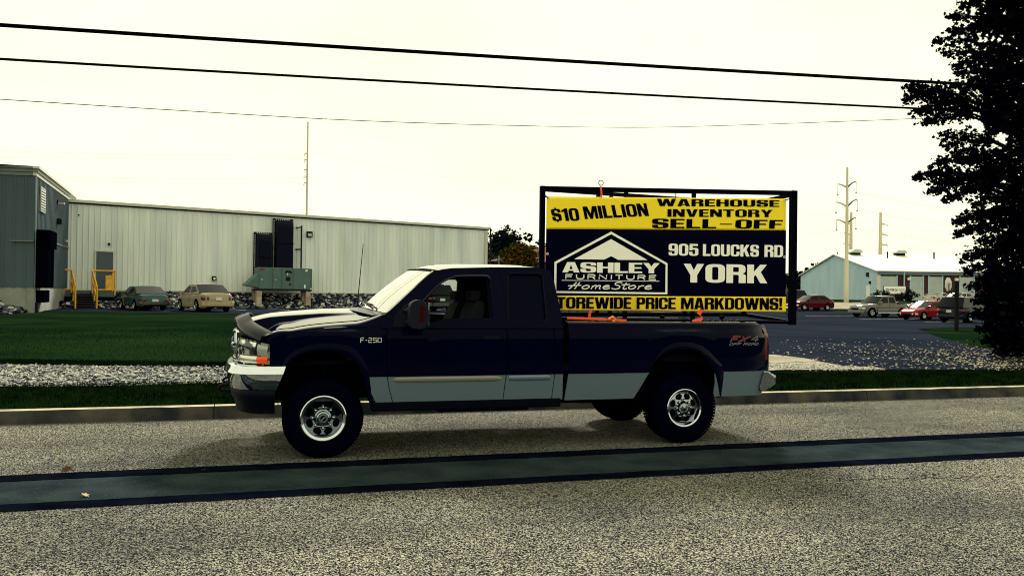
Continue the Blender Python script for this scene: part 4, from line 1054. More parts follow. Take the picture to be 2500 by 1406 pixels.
# white parking lines
line_m = mat('worn line paint', (.36, .36, .34), rough=.8, c2=(.05, .05, .06), nscale=2.5, ncon=(.5, .62), detail=8)
def pline(a, b, w=.10):
    a, b = Vector(a), Vector(b); d = (b - a).normalized(); n_ = Vector((-d.y, d.x)) * w / 2; k = max(2, int((b - a).length / 1.0)); rows = []
    for i in range(k + 1):
        p = a + (b - a) * i / k; rows.append([(*(p + n_ * s), T(p.x, p.y) + .032) for s in (-1, 1)])
    q = MB(); q.grid(rows); o = struct(q.build('parking_line', line_m)); return o
wn = Vector((-.56, .83)); wd = Vector((.83, .56))
for k in range(9):
    p = Vector((-21.0, 47.8)) + wd * (2.75 * k); pline(p, p + wn * 4.6)
for a, b in (((24.5, 68.5), (29.8, 70.6)), ((26.3, 62.0), (31.8, 64.4)), ((28.8, 57.5), (34.5, 60)), ((31, 53.5), (36.5, 55.6)), ((17, 74), (21.5, 75.8)), ((12, 71), (15.5, 75))): pline(a, b, .16)

# ------------------------------------------------------------------ blades, stones, rocks, leaves
rng = random.Random(11)
def blades(name, region, n, h0, h1, m_, label):
    q = MB()
    for _ in range(n):
        p = region()
        if p is None: continue
        x, y, z = p; h = rng.uniform(h0, h1); a = rng.uniform(0, 6.283); w = rng.uniform(.004, .009); l = rng.uniform(0, .6) * h; b = rng.uniform(0, 6.283)
        dx, dy = math.cos(a) * w, math.sin(a) * w
        q.add([(x - dx, y - dy, z - .01), (x + dx, y + dy, z - .01), (x + l * math.cos(b), y + l * math.sin(b), z + h)], [(0, 1, 2)])
    o = q.build(name, m_, recalc=False); tag(o, label, 'grass', kind='stuff'); return o
blade_m = mat('grass blades', (.0016, .0075, .0028), rough=.9, spec=0, c2=(.013, .033, .0065), nscale=3.5, detail=6, ncon=(.42, .7))
blade2_m = mat('lawn blades', (.0016, .0070, .0034), rough=.9, spec=0, c2=(.0060, .0165, .0048), nscale=.8, detail=10)
def verge():
    u = rng.uniform(-6.8, 16.5); v = 2.14 + 2.55 * rng.random() ** .9
    p = UV(u, v); 
    if u > 8.9 and v > 4.6 : return None
    return p.x, p.y, T(p.x, p.y)
blades('verge_grass', verge, 75000, .035, .085, blade_m, 'strip of short dark grass growing between the kerb and the gravel')
def verge2():
    if rng.random() < .55:
        u = rng.uniform(-8, 1.2); v = interp([(-8, 9.0), (-5.6, 8.6), (-4, 8.05), (-3, 7.8), (-1.2, 7.25), (1, 6.7)], u) + .02 + rng.random() ** 2 * 1.0
    else:
        u = rng.uniform(-26, 12); v = rng.uniform(7.5, 22)
        if u < 1.5 and v < interp([(-8, 9.1), (-5.6, 8.7), (-4, 8.1), (-3, 7.9), (-1.2, 7.3), (1, 6.8)], u): return None
        p = UV(u, v)
        if p.x > 4.8: return None
    p = UV(u, v); return p.x, p.y, T(p.x, p.y)
blades('lawn_grass', verge2, 60000, .03, .075, blade2_m, 'mown lawn grass growing beyond the gravel bed, left of the truck')
def stones(name, spots, m_, label, cat, jit=.35):
    q = MB()
    base = bmesh.new(); bmesh.ops.create_icosphere(base, subdivisions=1, radius=1); bv = [v.co.copy() for v in base.verts]; bfc = [[v.index for v in f.verts] for f in base.faces]; base.free()
    for (x, y, z, s) in spots:
        Q = Matrix.Rotation(rng.uniform(0, 6.28), 3, 'Z') @ Matrix.Rotation(rng.uniform(-.6, .6), 3, 'X')
        sc_ = Vector((rng.uniform(.7, 1.3), rng.uniform(.7, 1.2), rng.uniform(.45, .9)))
        vs = [Vector((x, y, z)) + Q @ Vector((v.x * sc_.x, v.y * sc_.y, v.z * sc_.z)) * s * rng.uniform(1 - jit, 1 + jit) for v in bv]
        q.k = rng.choice((0, 0, 1, 1, 2)); q.add(vs, bfc)
    o = q.build(name, m_, recalc=False); tag(o, label, cat, kind='stuff'); return o
stone_ms = [mat('stone dark', (.012, .016, .028), rough=.9, spec=.1), mat('stone grey', (.12, .125, .13), rough=.9), mat('stone pale', (.40, .39, .33), rough=.9)]
sp = []
for _ in range(9000):
    u = rng.uniform(-8.5, 1.5); lo = interp([(-8, 4.5), (-6, 4.42), (-4.4, 4.58), (-2.7, 4.42), (-1.2, 4.62), (1.5, 4.8)], u); hi = interp([(-8, 9.0), (-5.6, 8.55), (-4, 8.0), (-3, 7.75), (-.6, 7.2), (1.0, 6.6)], u)
    v = lo + (hi - lo) * rng.random() + rng.gauss(0, .08); p = UV(u, v); sp.append((p.x, p.y, T(p.x, p.y) + .018, rng.uniform(.008, .034)))
stones('gravel_stones', sp, stone_ms, 'loose grey and white gravel filling the bed between the two strips of grass', 'gravel')
sp = []
for _ in range(1500):
    t_ = rng.random(); a = gp(1880, 900, .17); b = gp(2150, 905, .17); x = a[0] + (b[0] - a[0]) * t_; y = a[1] + (b[1] - a[1]) * t_ + rng.gauss(0, .35) * (1 - t_ * .7); sp.append((x, y, T(x, y) + .03, rng.uniform(.008, .03)))
stones('spilled_gravel', sp, [stone_ms[1], stone_ms[2], stone_ms[2]], 'pale gravel spilled along the edge of the drive behind the tailgate', 'gravel')
# fallen leaves on the drive under the maple
leaf_ms = [mat('fallen leaf pale', (.34, .32, .22), rough=.9, spec=0), mat('fallen leaf yellow', (.26, .21, .09), rough=.8), mat('fallen leaf brown', (.14, .085, .03), rough=.8)]
LEAF = [(0, -.5), (.12, -.28), (.45, -.30), (.33, -.05), (.5, .18), (.22, .20), (0, .5), (-.22, .20), (-.5, .18), (-.33, -.05), (-.45, -.30), (-.12, -.28)]
def leaf(q, c, s, Q):
    vs = [Vector(c) + Q @ Vector((x * s, y * s, .12 * s * abs(x) - .1 * s * y * y)) for x, y in LEAF]
    o = len(q.v); q.v += [tuple(v) for v in vs]; q.face(range(o, o + 12))
q = MB(); cnt = 0
while cnt < 2500:
    x, y = rng.gauss(12.6, 3.0), 17.3 + abs(rng.gauss(0, 4.6)); px = x / y
    if not (.27 < px < .70) or y > 34 or x < 5.7 + (y - 18) * .05: continue
    if rng.random() > interp([(.28, .20), (.40, .75), (.5, 1), (.62, 1)], px): continue
    if noise.noise(Vector((x * .9, y * .5, 4))) < rng.uniform(-.75, .25): continue
    cnt += 1
    q.k = rng.choice((0, 0, 0, 0, 1, 2)); leaf(q, (x, y, T(x, y) + .035), rng.uniform(.03, .075), Matrix.Rotation(rng.uniform(0, 6.28), 3, 'Z') @ Matrix.Rotation(rng.uniform(-.5, .5), 3, 'X'))
tag(q.build('leaf_litter', leaf_ms, recalc=False), 'pale fallen leaves scattered over the asphalt drive beneath the maple tree', 'fallen leaves', kind='stuff')
for px, py, mm, s, lb in ((163, 1143, 2, .10, 'reddish brown fallen leaf on the road left of the front wheel'), (208, 1207, 1, .07, 'small tan fallen leaf on the dark road patch at far left'), (495, 1147, 0, .05, 'small pale fallen leaf on the seam before the bumper'),
                          (2257, 1154, 2, .09, 'brown curled leaf on the road beyond the patch at right'), (268, 978, 1, .06, 'yellow fallen leaf in the verge grass left of the bumper'), (2280, 1158, 2, .05, 'tiny brown leaf beside the curled brown leaf')):
    p = onz(px, py, .02 if py > 1000 else .2); q = MB(); leaf(q, (0, 0, 0), s, Matrix.Rotation(rng.uniform(0, 6), 3, 'Z') @ Matrix.Rotation(.4, 3, 'X')); o = q.build('fallen_leaf', mat('leaf rust', (.050, .022, .012), rough=.9, spec=0) if mm == 2 else leaf_ms[mm]); o.location = p; tag(o, lb, 'leaf', 'single fallen leaves on the road')
q = MB(); pts = [onz(2060 + 12 * k, 1169 - k * .25 + 2 * math.sin(k * 1.7), .009) for k in range(36)]
for i in range(len(pts) - 1): ribbon(q, [pts[i][:2], pts[i + 1][:2]], .010, lambda x, y: (x, y, .005))
struct(q.build('road_crack', seam_m, recalc=False))
# ------------------------------------------------------------------ warehouses on the left
steel_pale = mat('pale siding', (.74, .78, .755), rough=.6, c2=(.48, .55, .56), nscale=1.3, detail=10, ncon=(.35, .8), stretch=(1, 1, .10), spec=.3)
steel_dark = mat('grey siding', (.046, .076, .098), rough=.6, c2=(.034, .057, .074), nscale=.6, detail=8, stretch=(1, 1, .25), spec=.3)
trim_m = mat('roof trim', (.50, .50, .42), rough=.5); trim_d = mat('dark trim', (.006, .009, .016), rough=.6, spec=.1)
fnd_m = mat('foundation concrete', (.24, .25, .22), rough=.9, c2=(.16, .18, .17), nscale=1.2, detail=8)
door_m = mat('steel door', (.045, .068, .095), rough=.5)
safety = mat('safety yellow', (.80, .42, .02), rough=.5, c2=(.62, .30, .02), nscale=4)
roof_m = mat('metal roof', (.42, .43, .40), rough=.45)
def ribbed(q, a, b, z0, z1, pitch=.36, depth=.035, outw=None):
    """ribbed metal siding from a to b (plan points); z0/z1 constants or functions of the way along"""
    a, b = Vector(a), Vector(b); L_ = (b - a).length; d = (b - a) / L_; n_ = outw or Vector((d.y, -d.x))
    f0 = z0 if callable(z0) else (lambda t: z0); f1 = z1 if callable(z1) else (lambda t: z1)
    cols = []; k = int(L_ / pitch)
    for i in range(k):
        for fr_, o_ in ((0, 0), (.70, 0), (.78, depth), (.92, depth)):
            s = (i + fr_) * L_ / k; p = a + d * s + n_ * o_; t = s / L_
            cols.append([(p.x, p.y, f0(t)), (p.x, p.y, f1(t))])
    cols.append([(b.x, b.y, f0(1)), (b.x, b.y, f1(1))])
    q.grid(cols)
WA, WB = Vector((-28.8, 53.0)), Vector((-2.25, 71.0))
wdv = (WB - WA).normalized(); wnv = Vector((wdv.y, -wdv.x))                # towards the lot
ZF = 1.62; ZE = 7.42
wh = empty('warehouse', (WA.x, WA.y, .5)); tag(wh, 'long low warehouse with pale ribbed metal siding and a thin flat roof edge', 'warehouse')
def rel(o, par): o.location = -Vector(par.location); return o
def wpart(q, nm, mt_, par=wh, **k):
    o = q.build(nm, mt_, par, **k)
    base = par
    off = Vector((0, 0, 0))
    while base: off += Vector(base.location); base = base.parent
    o.location = -off; return o
def W3(s, off, z): p = WA + wdv * s + wnv * off; return Vector((p.x, p.y, z))
LW = (WB - WA).length
q = MB(); ribbed(q, WA, WB, ZF, ZE - .12, pitch=.34); wpart(q, 'siding', steel_pale)
q = MB(); e_ = WB - wnv * 26; ribbed(q, WB, e_, ZF, ZE - .12, outw=wdv); wpart(q, 'end_siding', steel_pale)
q = MB(); q.box((0, 0, 0), (LW + 8, .5, 1.5), M=Matrix.Translation(W3(LW / 2 - 4, -.30, ZF - .77)) @ Matrix.Rotation(math.atan2(wdv.y, wdv.x), 4, 'Z')); wpart(q, 'foundation', fnd_m)
q = MB(); q.add([W3(-1, .12, ZE), W3(LW + .35, .12, ZE), W3(LW + .35, -26, ZE + 1.4), W3(-1, -26, ZE + 1.4)], [(0, 1, 2, 3)]); wpart(q, 'roof', roof_m)
def wbox(q, s0, s1, o0, o1, z0, z1):
    q.add([W3(s, o, z) for z in (z0, z1) for s, o in ((s0, o0), (s1, o0), (s1, o1), (s0, o1))], [(0, 3, 2, 1), (4, 5, 6, 7), (0, 1, 5, 4), (1, 2, 6, 5), (2, 3, 7, 6), (3, 0, 4, 7)]); return q
wpart(wbox(MB(), -.4, LW + .3, .05, .20, ZE - .12, ZE + .06), 'eave_gutter', trim_m)
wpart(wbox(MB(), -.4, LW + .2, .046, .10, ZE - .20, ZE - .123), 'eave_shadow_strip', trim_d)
wpart(wbox(MB(), LW - .20, LW + .06, .045, .10, ZF - .05, ZE - .13), 'corner_trim', trim_m)
wpart(wbox(MB(), 0, LW, .045, .07, ZF - .02, ZF + .07), 'base_trim', trim_m)
q = MB(); q.tube([W3(LW + .25, .22, ZE - .05), W3(LW + .30, .18, 4.3)], .07, n=8); q.tube([W3(LW + .30, .18, 4.3), W3(LW + .30, .18, .7)], .07, n=8); wpart(q, 'downpipe', trim_d)
def s_at(px, off=0):                                    # where along the wall a sight line meets it
    d = ray(px, 650); n3 = Vector((wnv.x, wnv.y, 0)); o = W3(0, off, 0)
    t = (o - Vector((0, 0, CAM_H))).dot(n3) / d.dot(n3); p = Vector((0, 0, CAM_H)) + d * t
    return (Vector((p.x, p.y)) - WA).dot(wdv)
def z_at(px, py, off=0):
    d = ray(px, py); n3 = Vector((wnv.x, wnv.y, 0)); o = W3(0, off, 0)
    t = (o - Vector((0, 0, CAM_H))).dot(n3) / d.dot(n3); return CAM_H + d.z * t
s0, s1 = s_at(234), s_at(275); zt = z_at(255, 615)
dr = wpart(wbox(MB(), s0, s1, .03, .08, ZF + .02, zt), 'door', door_m)
wpart(wbox(wbox(wbox(MB(), s0 - .08, s0, .03, .11, ZF, zt), s1, s1 + .08, .03, .11, ZF, zt), s0 - .08, s1 + .08, .03, .115, zt, zt + .08), 'door_frame', trim_m, dr)
wpart(wbox(MB(), s1 - .18, s1 - .10, .08, .14, ZF + .95, ZF + 1.05), 'handle', trim_m, dr)
def wlight(px0, px1, py0, py1, nm, face=None, deep=.22):
    a, b = s_at(px0), s_at(px1); z1, z0 = z_at(px0, py0), z_at(px0, py1)
    h = wpart(wbox(MB(), a, b, .04, deep, z0, z1), nm, trim_d, bevel=.03)
    if face: wpart(wbox(MB(), a + .07, b - .07, deep + .003, deep + .012, z0 + .06, z0 + .06 + (z1 - z0) * .5), 'light_lens', face, h)
lens_m = mat('lamp glass', (.75, .74, .60), rough=.2)
wlight(746, 760, 565, 579, 'wall_light', mat('lamp glass dim', (.35, .36, .26), rough=.2))
wlight(517, 527, 674, 685, 'wall_light', lens_m)
wlight(262, 268, 593, 599, 'wall_light', None, .16)
wlight(188, 192, 523, 527, 'door_buzzer', None, .12)

# air handler on a stand in front of the wall, with its two ducts
def at_off(px, off): return s_at(px, off)
AO = 1.0
a0, a1 = at_off(633, AO + 1.2), at_off(758, AO + 1.2)
ah = empty('air_handler', W3((a0 + a1) / 2, AO + .6, .5)); tag(ah, 'grey-green rooftop style air handling unit on concrete legs with two dark ducts up the wall', 'air conditioner')
ac_m = mat('unit green', (.075, .135, .125), rough=.5, c2=(.060, .115, .108), nscale=1.5, spec=.3)
zb, ztp = z_at(695, 706, AO + 1.2), z_at(695, 654, AO + 1.2)
ac_in = (a0, a1)
cab = wpart(wbox(MB(), a0, a1, AO, AO + 1.2, zb, ztp), 'cabinet', ac_m, ah, bevel=.03)
L_ = a1 - a0
for t in (.26, .43, .66):
    wpart(wbox(MB(), a0 + L_ * t - .02, a0 + L_ * t + .02, AO + 1.2, AO + 1.225, zb + .05, ztp - .05), 'panel_joint', mat('unit dark', (.05, .08, .075), rough=.6), cab)
for t in (.30, .04):
    wpart(wbox(MB(), a0 + L_ * t, a0 + L_ * t + .09, AO + 1.2, AO + 1.26, zb + .62, zb + .70), 'latch', trim_m, cab)
for i, (t, z) in enumerate(((.51, .80), (.535, .85), (.56, .81), (.585, .85), (.615, .80))):
    q = MB(); c = W3(a0 + L_ * t, AO + 1.215, zb + (ztp - zb) * z); q.lathe([(.001, .03), (.07, .03), (.07, -.02)], n=10, c=(0, 0, 0)); 
    q.v = [tuple(Matrix.Rotation(math.atan2(wdv.y, wdv.x), 3, 'Z') @ Vector((v[0], -v[1], v[2])) + c) for v in q.v]; wpart(q, 'gauge', trim_d, cab)
wpart(wbox(MB(), a0 + L_ * .515, a0 + L_ * .60, AO + 1.2, AO + 1.23, zb + (ztp - zb) * .40, zb + (ztp - zb) * .58), 'control_panel', trim_d, cab)
wpart(wbox(MB(), a0 + L_ * .585, a0 + L_ * .61, AO + 1.2, AO + 1.23, zb + (ztp - zb) * .18, zb + (ztp - zb) * .28), 'control_panel', trim_d, cab)
wpart(wbox(MB(), a0 + L_ * .02, a0 + L_ * .10, AO + 1.2, AO + 1.22, zb + (ztp - zb) * .86, zb + (ztp - zb) * .96), 'red_label', mat('label red', (.12, .02, .03), rough=.6), cab)
for t0, t1, z0_, z1_ in ((.90, .94, .85, .94), (.875, .905, .06, .22), (.54, .555, .66, .76)):
    wpart(wbox(MB(), a0 + L_ * t0, a0 + L_ * t1, AO + 1.2, AO + 1.22, zb + (ztp - zb) * z0_, zb + (ztp - zb) * z1_), 'sticker', white_p, cab)
q = MB(); q.add([W3(a0, o, z) for o, z in ((AO + .05, ztp - .45), (AO + 1.15, ztp - .45), (AO + 1.15, zb + .10), (AO + .05, zb + .10))] + [W3(a0 - .85, o, zb + .28) for o in (AO + .05, AO + 1.15)] + [W3(a0 - .85, o, zb + .22) for o in (AO + 1.15, AO + .05)],
    [(0, 1, 5, 4), (1, 2, 6, 5), (2, 3, 7, 6), (0, 4, 7, 3), (4, 5, 6, 7)]); wpart(q, 'intake_hood', ac_m, ah)
wpart(wbox(MB(), a1, a1 + .22, AO + .1, AO + 1.0, zb + .1, ztp), 'side_box', ac_m, ah, bevel=.03)
for t in (.0, .96):
    s_ = a0 + L_ * t + .02; wpart(wbox(MB(), s_ - .16, s_ + .20, AO + .75, AO + 1.15, .3, zb - .12), 'leg', mat('stand concrete', (.42, .38, .27), rough=.9, c2=(.30, .22, .16), nscale=2), ah)
    wpart(wbox(MB(), s_ - .16, s_ + .20, AO + .02, AO + .40, .3, zb - .12), 'leg', MATS['stand concrete'], ah)
wpart(wbox(MB(), a0 - .15, a1 + .15, AO, AO + 1.18, zb - .12, zb - .005), 'stand_frame', trim_d, ah)
duct_m = mat('duct paint', (.0022, .0038, .0140), rough=.4, spec=.05); clip_m = mat('flange bolts', (.6, .6, .52), rough=.5)
for (px0, px1, py) in ((629, 663, 571), (675, 715, 538)):
    b0, b1 = at_off(px0, .6), at_off(px1, .6); z1 = z_at((px0 + px1) / 2, py, .6)
    q = MB(); prof = [(.03, ztp - .6), (.03, z1), (.30, z1), (.50, z1 - .08), (.62, z1 - .25), (.66, z1 - .5), (.66, ztp - .6)]
    q.add([W3(b0, o, z) for o, z in prof] + [W3(b1, o, z) for o, z in prof], [tuple(range(7)), tuple(range(7, 14))[::-1]] + [(i, 7 + i, 7 + (i + 1) % 7, (i + 1) % 7) for i in range(7)])
    dct = wpart(q, 'duct', duct_m, ah, bevel=.02)
    wpart(wbox(MB(), b0 - .02, b1 + .02, .655, .69, z1 - 1.75, z1 - 1.68), 'duct_seam', under, dct)
    wpart(wbox(wbox(wbox(MB(), b0 - .16, b0 - .005, .05, .12, ztp - .6, z1 + .14), b1 + .005, b1 + .16, .05, .12, ztp - .6, z1 + .14), b0 - .004, b1 + .004, .05, .12, z1 + .005, z1 + .14), 'duct_flange', trim_d, dct)
    q = MB(); k = int((z1 - ztp) / .16)
    for i in range(k): wbox(q, b0 - .11, b0 - .045, .122, .14, ztp + .1 + i * .16, ztp + .18 + i * .16); wbox(q, b1 + .045, b1 + .11, .122, .14, ztp + .1 + i * .16, ztp + .18 + i * .16) if i > k * .6 else None
    for i in range(int((b1 - b0) / .16)): wbox(q, b0 + .05 + i * .16, b0 + .13 + i * .16, .122, .14, z1 + .04, z1 + .10)
    o = wpart(q, 'flange_bolts', clip_m, dct); o['kind'] = 'stuff'
q = MB(); sp_ = s_at(735, .3); q.tube([W3(sp_, .3, z_at(735, 655, .3)), W3(sp_, .3, z_at(735, 551, .3))], .06, n=8); q.tube([W3(sp_, .3, z_at(735, 555, .3)), W3(sp_ - .35, .05, z_at(735, 556, .3))], .05, n=6); q.tube([W3(sp_, .3, z_at(735, 609, .3)), W3(sp_ - .35, .05, z_at(735, 609, .3))], .05, n=6)
wpart(q, 'conduit_pipe', trim_d, ah)

# the taller grey building at the far left with its loading dock
C1 = Vector((at(82, 700, 42).x, 42.0)); sdv = Vector((-.36, .93)).normalized(); C2 = C1 + sdv * 12.2; fdv = Vector((-.985, -.17)); C0 = C1 + fdv * 16
sn = Vector((sdv.y, -sdv.x))                             # out of the side wall, towards the lot
if sn.x < 0: sn = -sn
fn_ = Vector((fdv.y, -fdv.x));
if fn_.y > 0: fn_ = -fn_
tb = empty('dock_building', (C1.x, C1.y, .45)); tag(tb, 'taller dark grey metal building at far left with stepped cornice and loading dock', 'warehouse')
ZC = at(82, 408, 42).z; ZS = CAM_H + .05
def tpart(q, nm, mt_, par=tb, **k): return wpart(q, nm, mt_, par, **k)
def S3(s, off, z): p = C1 + sdv * s + sn * off; return Vector((p.x, p.y, z))
def F3(s, off, z): p = C1 + fdv * s + fn_ * off; return Vector((p.x, p.y, z))
def gbox(q, fn3, s0, s1, o0, o1, z0, z1):
    q.add([fn3(s, o, z) for z in (z0, z1) for s, o in ((s0, o0), (s1, o0), (s1, o1), (s0, o1))], [(0, 3, 2, 1), (4, 5, 6, 7), (0, 1, 5, 4), (1, 2, 6, 5), (2, 3, 7, 6), (3, 0, 4, 7)]); return q
q = MB(); ribbed(q, C1, C2, ZS, ZC - .4, pitch=.40, outw=sn); tpart(q, 'siding', steel_dark)
q = MB(); ribbed(q, C1, C0, ZS, ZC - .4, pitch=.50, outw=fn_); tpart(q, 'siding', steel_dark)
tpart(gbox(MB(), S3, 0, 12.2, -.3, .0, .2, ZS), 'foundation', fnd_m); tpart(gbox(MB(), F3, .01, 16, -.3, .001, .2, ZS), 'foundation', fnd_m)
for k, (h0, h1, o_) in enumerate(((-.45, -.27, .06), (-.27, -.10, .12), (-.10, .02, .20))):
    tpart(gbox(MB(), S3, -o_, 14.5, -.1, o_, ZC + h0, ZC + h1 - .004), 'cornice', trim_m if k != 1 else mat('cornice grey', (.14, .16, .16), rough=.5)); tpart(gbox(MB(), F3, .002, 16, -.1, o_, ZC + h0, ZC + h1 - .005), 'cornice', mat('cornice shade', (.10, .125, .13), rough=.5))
q = MB(); q.add([S3(-.1, .1, ZC + .03), S3(14.5, .1, ZC + .03), S3(14.5, -15, ZC + .05), S3(-.1, -15, ZC + .05)], [(0, 1, 2, 3)]); tpart(q, 'roof', roof_m)
tpart(gbox(MB(), S3, -.05, .10, .036, .06, ZS, ZC - .46), 'corner_trim', mat('corner grey', (.10, .125, .135), rough=.5))
def ss_at(px, off=0):
    d = ray(px, 650); n3 = Vector((sn.x, sn.y, 0)); o = S3(0, off, 0); t = (o - Vector((0, 0, CAM_H))).dot(n3) / d.dot(n3); p = Vector((0, 0, CAM_H)) + d * t
    return (Vector((p.x, p.y)) - C1).dot(sdv)
def sz_at(px, py, off=0):
    d = ray(px, py); n3 = Vector((sn.x, sn.y, 0)); o = S3(0, off, 0); t = (o - Vector((0, 0, CAM_H))).dot(n3) / d.dot(n3); return CAM_H + d.z * t
a, b = ss_at(93), ss_at(103); z1, z0 = sz_at(98, 461), sz_at(98, 513)
lv = tpart(gbox(gbox(gbox(gbox(MB(), S3, a - .1, a, .03, .10, z0 - .1, z1 + .1), S3, b, b + .1, .03, .10, z0 - .1, z1 + .1), S3, a, b, .03, .10, z1, z1 + .1), S3, a, b, .03, .10, z0 - .1, z0), 'louvre', mat('louvre frame', (.30, .33, .30), rough=.5))
tpart(gbox(MB(), S3, a, b, .02, .045, z0, z1), 'louvre_back', trim_d, lv)
for k in range(8):
    z = z0 + (z1 - z0) * (k + .3) / 8; tpart(gbox(MB(), S3, a, b, .05, .11, z, z + .055), 'louvre_blade', white_p, lv)
a, b = ss_at(135), ss_at(146); z1, z0 = sz_at(140, 534), sz_at(140, 548); tpart(gbox(MB(), S3, a, a + .5, .03, .3, z0, z1), 'wall_light', trim_d, bevel=.05)
z1, z0 = sz_at(140, 489), sz_at(140, 499); lh = tpart(gbox(MB(), S3, a, a + .12, .03, .10, z0, z1), 'flood_light', trim_d); tpart(gbox(MB(), S3, a, a + .35, .10, .40, z0, z0 + .08), 'flood_head', trim_m, lh)
# dock shelter on the corner, a dark boxy seal round the bay
a, b = ss_at(84), ss_at(131, .6); z1, z0 = sz_at(100, 567), sz_at(100, 702)
ds_ = tpart(gbox(gbox(MB(), S3, a + .0, a + .9, .03, .62, z0, z1), S3, b - .5, b, .03, .62, z0, z1), 'dock_shelter', mat('dock foam', (.0010, .0014, .0042), rough=.9, spec=0), bevel=.05)
tpart(gbox(MB(), S3, a, b + .15, .03, .72, z1 - .9, z1 + .03), 'dock_head_curtain', MATS['dock foam'], ds_, bevel=.05)
tpart(gbox(MB(), S3, a + .9, b - .5, .02, .06, z0, z1 - .9), 'dock_door', mat('dock door', (.0014, .0019, .0048), rough=.9, spec=0), ds_)
tpart(gbox(MB(), S3, a + .5, b + .25, .02, .40, ZS - .75, ZS - .1), 'dock_bumper', MATS['dock foam'], ds_, bevel=.03)
tpart(gbox(MB(), S3, a + .1, a + .25, .02, .18, .2, ZS - .75), 'dock_chain', trim_d, ds_)
tpart(gbox(MB(), S3, b + .15, 12.0, .03, .07, sz_at(150, 600) - .04, sz_at(150, 600) + .04), 'ledge_trim', MATS['corner grey'])
tpart(gbox(MB(), F3, .02, 1.1, .05, .15, at(70, 589, 42).z - .03, at(70, 589, 42).z + .03), 'ledge_trim', MATS['corner grey'])
cm = MB(); c = S3(ss_at(157), .12, sz_at(157, 588)); cm.box(c, (.12, .3, .1)); tpart(cm, 'camera_box', trim_m)

# steel steps with yellow railings up to the door
sc0, sc1 = s_at(180, 2.6), s_at(228, 2.6)
dk = empty('dock_steps', W3((sc0 + sc1) / 2, 1.6, .5)); tag(dk, 'dark metal steps and landing with yellow handrails below the warehouse door', 'steps')
st_m = mat('step steel', (.004, .006, .012), rough=.6); zg = .50; nS = 7
lan0, lan1 = s_at(156, 1.2), s_at(281, 1.2)
wpart(wbox(MB(), lan0, lan1, .08, 1.25, ZF - .42, ZF - .06), 'landing', mat('landing steel', (.05, .07, .085), rough=.6), dk, bevel=.01)
sL, sR = s_at(185, 2.4), s_at(228, 2.4)
q = MB()
for i in range(nS):
    z = ZF - .06 - (i + 1) * (ZF - .06 - zg) / (nS + .2); wbox(q, sL, sR, 1.252 + i * .30, 1.252 + i * .30 + .29, z - .05, z); 
o = wpart(q, 'tread_flight', st_m, dk)
for s_ in (sL - .06, sR + .01):
    q = MB(); q.add([W3(s_ + d_, o_, z) for d_ in (0, .05) for o_, z in ((1.26, ZF - .06), (1.26, ZF - .40), (3.35, zg - .15), (3.35, zg + .05))], [(0, 1, 2, 3), (7, 6, 5, 4), (0, 4, 5, 1), (1, 5, 6, 2), (2, 6, 7, 3), (3, 7, 4, 0)]); wpart(q, 'stringer', st_m, dk)
def rail(pts, r=.045):
    q = MB()
    for a_, b_ in pts: q.tube([a_, b_], r, n=8)
    return q
H = 1.33
for s_, se in ((sL - .10, lan0), (sR + .10, lan1)):
    top = [W3(s_, 1.25, ZF - .06 + H), W3(s_, 3.35, zg + H)]
    wpart(rail([(top[0], top[1]), (top[0], W3(s_, 1.25, ZF - .2)), (top[1], W3(s_, 3.35, zg - .1)), (W3(s_, 1.25, ZF - .06 + H * .5), W3(s_, 3.35, zg + H * .5)), (W3(s_, 2.3, (ZF + zg) / 2 + H), W3(s_, 2.3, (ZF + zg) / 2 - .1))], .055), 'handrail', safety, dk, smooth=60)
    wpart(rail([(W3(s_, 1.25, ZF - .06 + H), W3(se, 1.25, ZF - .06 + H)), (W3(s_, 1.25, ZF - .06 + .1), W3(se, 1.25, ZF - .06 + .1)), (W3(se, 1.25, ZF - .06 + H), W3(se, 1.25, ZF - .3)), (W3(se, 1.25, ZF - .06 + H), W3(se, .15, ZF - .06 + H)), (W3(se, .15, ZF - .06 + H), W3(se, .15, ZF - .1))], .05), 'landing_rail', safety, dk, smooth=60)
wpart(wbox(MB(), lan1 - .55, lan1 - .08, 1.235, 1.265, ZF + .02, ZF + .98), 'yellow_guard_panel', safety, dk)
# rock bank along the foot of the wall, and the heap before the dock building
rk = []
for _ in range(4300):
    s = rng.uniform(.3, LW + 2); o_ = rng.uniform(.05, 2.5); z = ZF - .08 - (o_ / 2.5) * 1.08 + rng.uniform(-.05, .05)
    if lan0 - .1 < s < lan1 + .1 and o_ < 1.35: z = min(z, ZF - .75)
    if sL - .4 < s < sR + .4 and o_ > 1.2: continue
    if a0 - .3 < s < a1 + .3 and z > zb - .25: continue
    p = W3(s, o_, z); rk.append((p.x, p.y, z, rng.uniform(.06, .20)))
rock_ms = [mat('rock dark', (.005, .008, .020), rough=.9, spec=.1), mat('rock grey', (.075, .085, .11), rough=.85, c2=(.02, .026, .045), nscale=3), mat('rock pale', (.50, .49, .44), rough=.85, c2=(.25, .25, .25), nscale=3)]
q = MB(); q.grid([[W3(s, o_, z) for o_, z in ((-.02, ZF - .12), (2.55, .42))] for s in (-.5, LW + 2)]); bkb = q.build('bank', mat('bank soil', (.003, .004, .010), rough=.95, spec=.05)); struct(bkb)
stones('rock_bank', rk, rock_ms, 'bank of broken grey and white rock along the foot of the pale warehouse wall', 'rocks')
rk = []
for _ in range(1500):
    s = rng.uniform(.2, 16); o_ = rng.uniform(.05, 2.8); top = interp([(0, .5), (3.5, 1.55), (16, 1.6)], s); z = .42 + max(0, (top - .42)) * (1 - o_ / 2.8) + rng.uniform(-.04, .04)
    p = F3(s, o_, z); rk.append((p.x, p.y, z, rng.uniform(.06, .19)))
